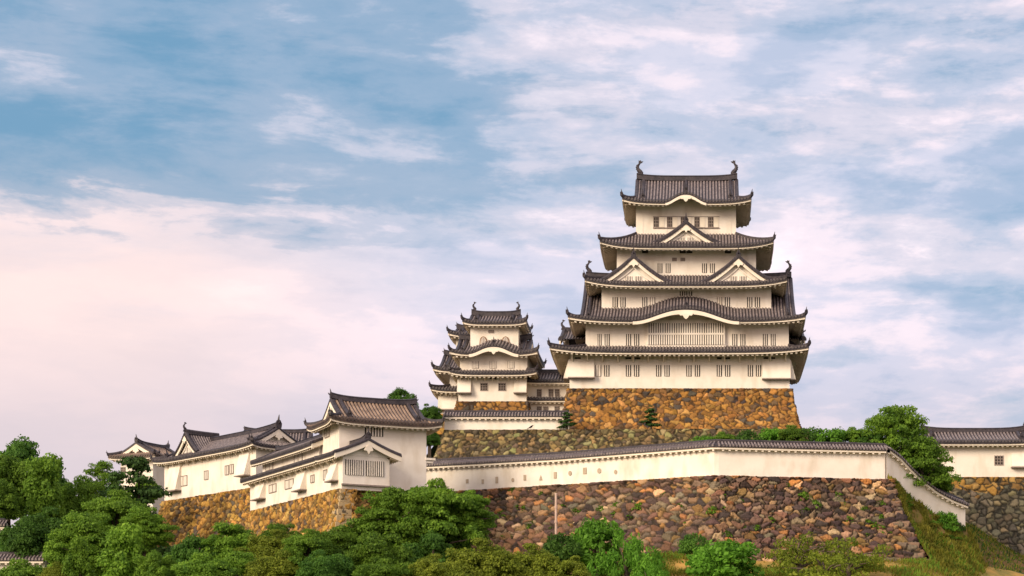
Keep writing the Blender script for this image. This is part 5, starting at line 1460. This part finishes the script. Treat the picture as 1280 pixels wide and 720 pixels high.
# weeds rooted in the boulder wall
rngw = random.Random(5)
def ramp_pt(px, py):
    """point on the lower rampart's face seen at a photo pixel"""
    best = None
    for i in range(61):
        t = i / 60
        for A, B, C, D in ((tL, tM, bL, bM), (tM, tR, bM, bR)):
            for jj in range(41):
                s = jj / 40; a = Vector((A[0] + (B[0]-A[0])*s, A[1] + (B[1]-A[1])*s)); b = Vector((C[0] + (D[0]-C[0])*s, C[1] + (D[1]-C[1])*s))
                p = a + (b - a) * t ** 1.35; z = ztop + (13.2 - ztop) * t
                e = (VX + F_PX * p.x / p.y - px) ** 2 + (VY - F_PX * (z - ZC) / p.y - py) ** 2
                if best is None or e < best[0]: best = (e, p.x, p.y, z)
    return best[1:]
for px, py, w in [(642, 614, 14), (674, 617, 12), (690, 628, 11), (706, 634, 13), (723, 639, 14), (748, 636, 15), (771, 631, 12), (706, 658, 11), (796, 634, 18), (830, 619, 12), (866, 613, 8), (893, 640, 18), (855, 655, 12),
                 (902, 636, 10), (1006, 622, 22), (1022, 630, 20), (1004, 640, 12), (985, 606, 10), (1048, 624, 10), (966, 650, 16), (948, 660, 14), (907, 668, 16), (1060, 650, 14), (1084, 655, 16), (1100, 660, 14), (661, 652, 12), (624, 640, 12), (615, 655, 14)] + [(rngw.uniform(610, 1120), rngw.uniform(618, 672), rngw.uniform(7, 15)) for _ in range(34)]:
    x, y, z = ramp_pt(px, py)
    me, tme, Rr, Hh = PROTO['tuft']; k = w * y / F_PX / 2 / .55
    t = thing('weed_tuft', 'small green weed tuft rooted in the reddish boulder rampart', 'weed', (x, y - .05, z - .3 * k), rngw.uniform(0, 6), 'weeds in the boulder rampart')
    t.scale = (k, k * .7, k)
    o = bpy.data.objects.new('foliage', me); COL.objects.link(o); o.parent = t

for k in range(22):
    i, j = rngw.randrange(2, BP.shape[0] - 3), rngw.randrange(4, BP.shape[1] - 4)
    p = BP[i, j]; me, tme, Rr, Hh = PROTO['tuft' if k % 2 else 'tuft_dry']; s_ = rngw.uniform(.5, 1.25)
    t = thing('weed_tuft', 'low weed clump growing on the grassy bank below the descending wall', 'weed', (p[0], p[1], p[2] - .1), rngw.uniform(0, 6), 'weeds on the grassy bank')
    t.scale = (s_ * 1.2, s_ * 1.2, s_ * .8)
    o = bpy.data.objects.new('foliage', me); COL.objects.link(o); o.parent = t

# grass on the bank and on the foot of the slope
def grass(name, pts, nrm_up, h, m_, seed, lean=.5):
    rng = np.random.default_rng(seed); n = len(pts); a = rng.uniform(0, 2 * math.pi, n)
    d = np.stack([np.cos(a), np.sin(a), np.zeros(n)], 1); hh = h * rng.uniform(.5, 1.5, (n, 1))
    ln = rng.normal(size=(n, 3)) * lean; ln[:, 2] = 1; ln /= np.linalg.norm(ln, axis=1, keepdims=True)
    w = .07
    V = np.stack([pts - d * w, pts + d * w, pts + d * w * .3 + ln * hh, pts - d * w * .3 + ln * hh], 1).reshape(-1, 3)
    o = np_mesh(name, V, np.arange(4 * n).reshape(-1, 4), np.repeat(rng.uniform(0, 1, n), 4)[:, None].repeat(3, 1), 'lv', m_)
    return tag(o, kind='stuff')
rng = np.random.default_rng(9)
def bank_points(n, pr):
    u = rng.uniform(0, .999, n) * (BP.shape[0] - 1); v = rng.uniform(0, .999, n) * (BP.shape[1] - 1); i, j = u.astype(int), v.astype(int); fu, fv = (u - i)[:, None], (v - j)[:, None]
    p = BP[i, j] * (1-fu) * (1-fv) + BP[i+1, j] * fu * (1-fv) + BP[i, j+1] * (1-fu) * fv + BP[i+1, j+1] * fu * fv
    keep_ = rng.uniform(0, 1, n) < pr(u / BP.shape[0], v / BP.shape[1], p)
    return p[keep_]
patch = lambda p: .5 + .5 * np.sin(p[:, 0] * 1.1 + p[:, 2] * .7) * np.sin(p[:, 1] * .9 - p[:, 2] * 1.3)
grass('grass', bank_points(26000, lambda u, v, p: np.clip(2.6 * patch(p) - .75, .04, 1)), 1, .42, M['leaf_dry'], 1)
grass('grass', bank_points(16000, lambda u, v, p: np.clip(2.2 * patch(p + 3.1) - .95, .0, 1)), 1, .36, M['leaf_mid'], 2)
def ep_points(n):
    i = rng.integers(0, EP.shape[0] - 1, n); j = rng.integers(0, EP.shape[1] - 1, n); f = rng.uniform(0, 1, (n, 1)); f2 = rng.uniform(0, 1, (n, 1))
    return EP[i, j] * (1 - f) * (1 - f2) + EP[i+1, j] * f * (1 - f2) + EP[i, j+1] * (1 - f) * f2 + EP[i+1, j+1] * f * f2
grass('grass', ep_points(1600), 1, .4, M['leaf_dry'], 6)
grass('grass', ep_points(2500), 1, .3, M['leaf_dark'], 7)
def slope_points(n, x0, x1, y0, y1, thr):
    x = rng.uniform(x0, x1, n); y = rng.uniform(y0, y1, n); z = ground(x, y)
    f = np.sin(x * .7 + y * .3) * np.sin(x * .23 - y * .61) + rng.normal(size=n) * .3
    s = f > thr
    return np.stack([x, y, z], 1)[s]
grass('grass', slope_points(60000, -12, 40, 178, 204, -.2), 1, .34, M['leaf_dry'], 3)
grass('grass', slope_points(40000, -12, 40, 178, 204, .25), 1, .40, M['leaf_mid'], 4)
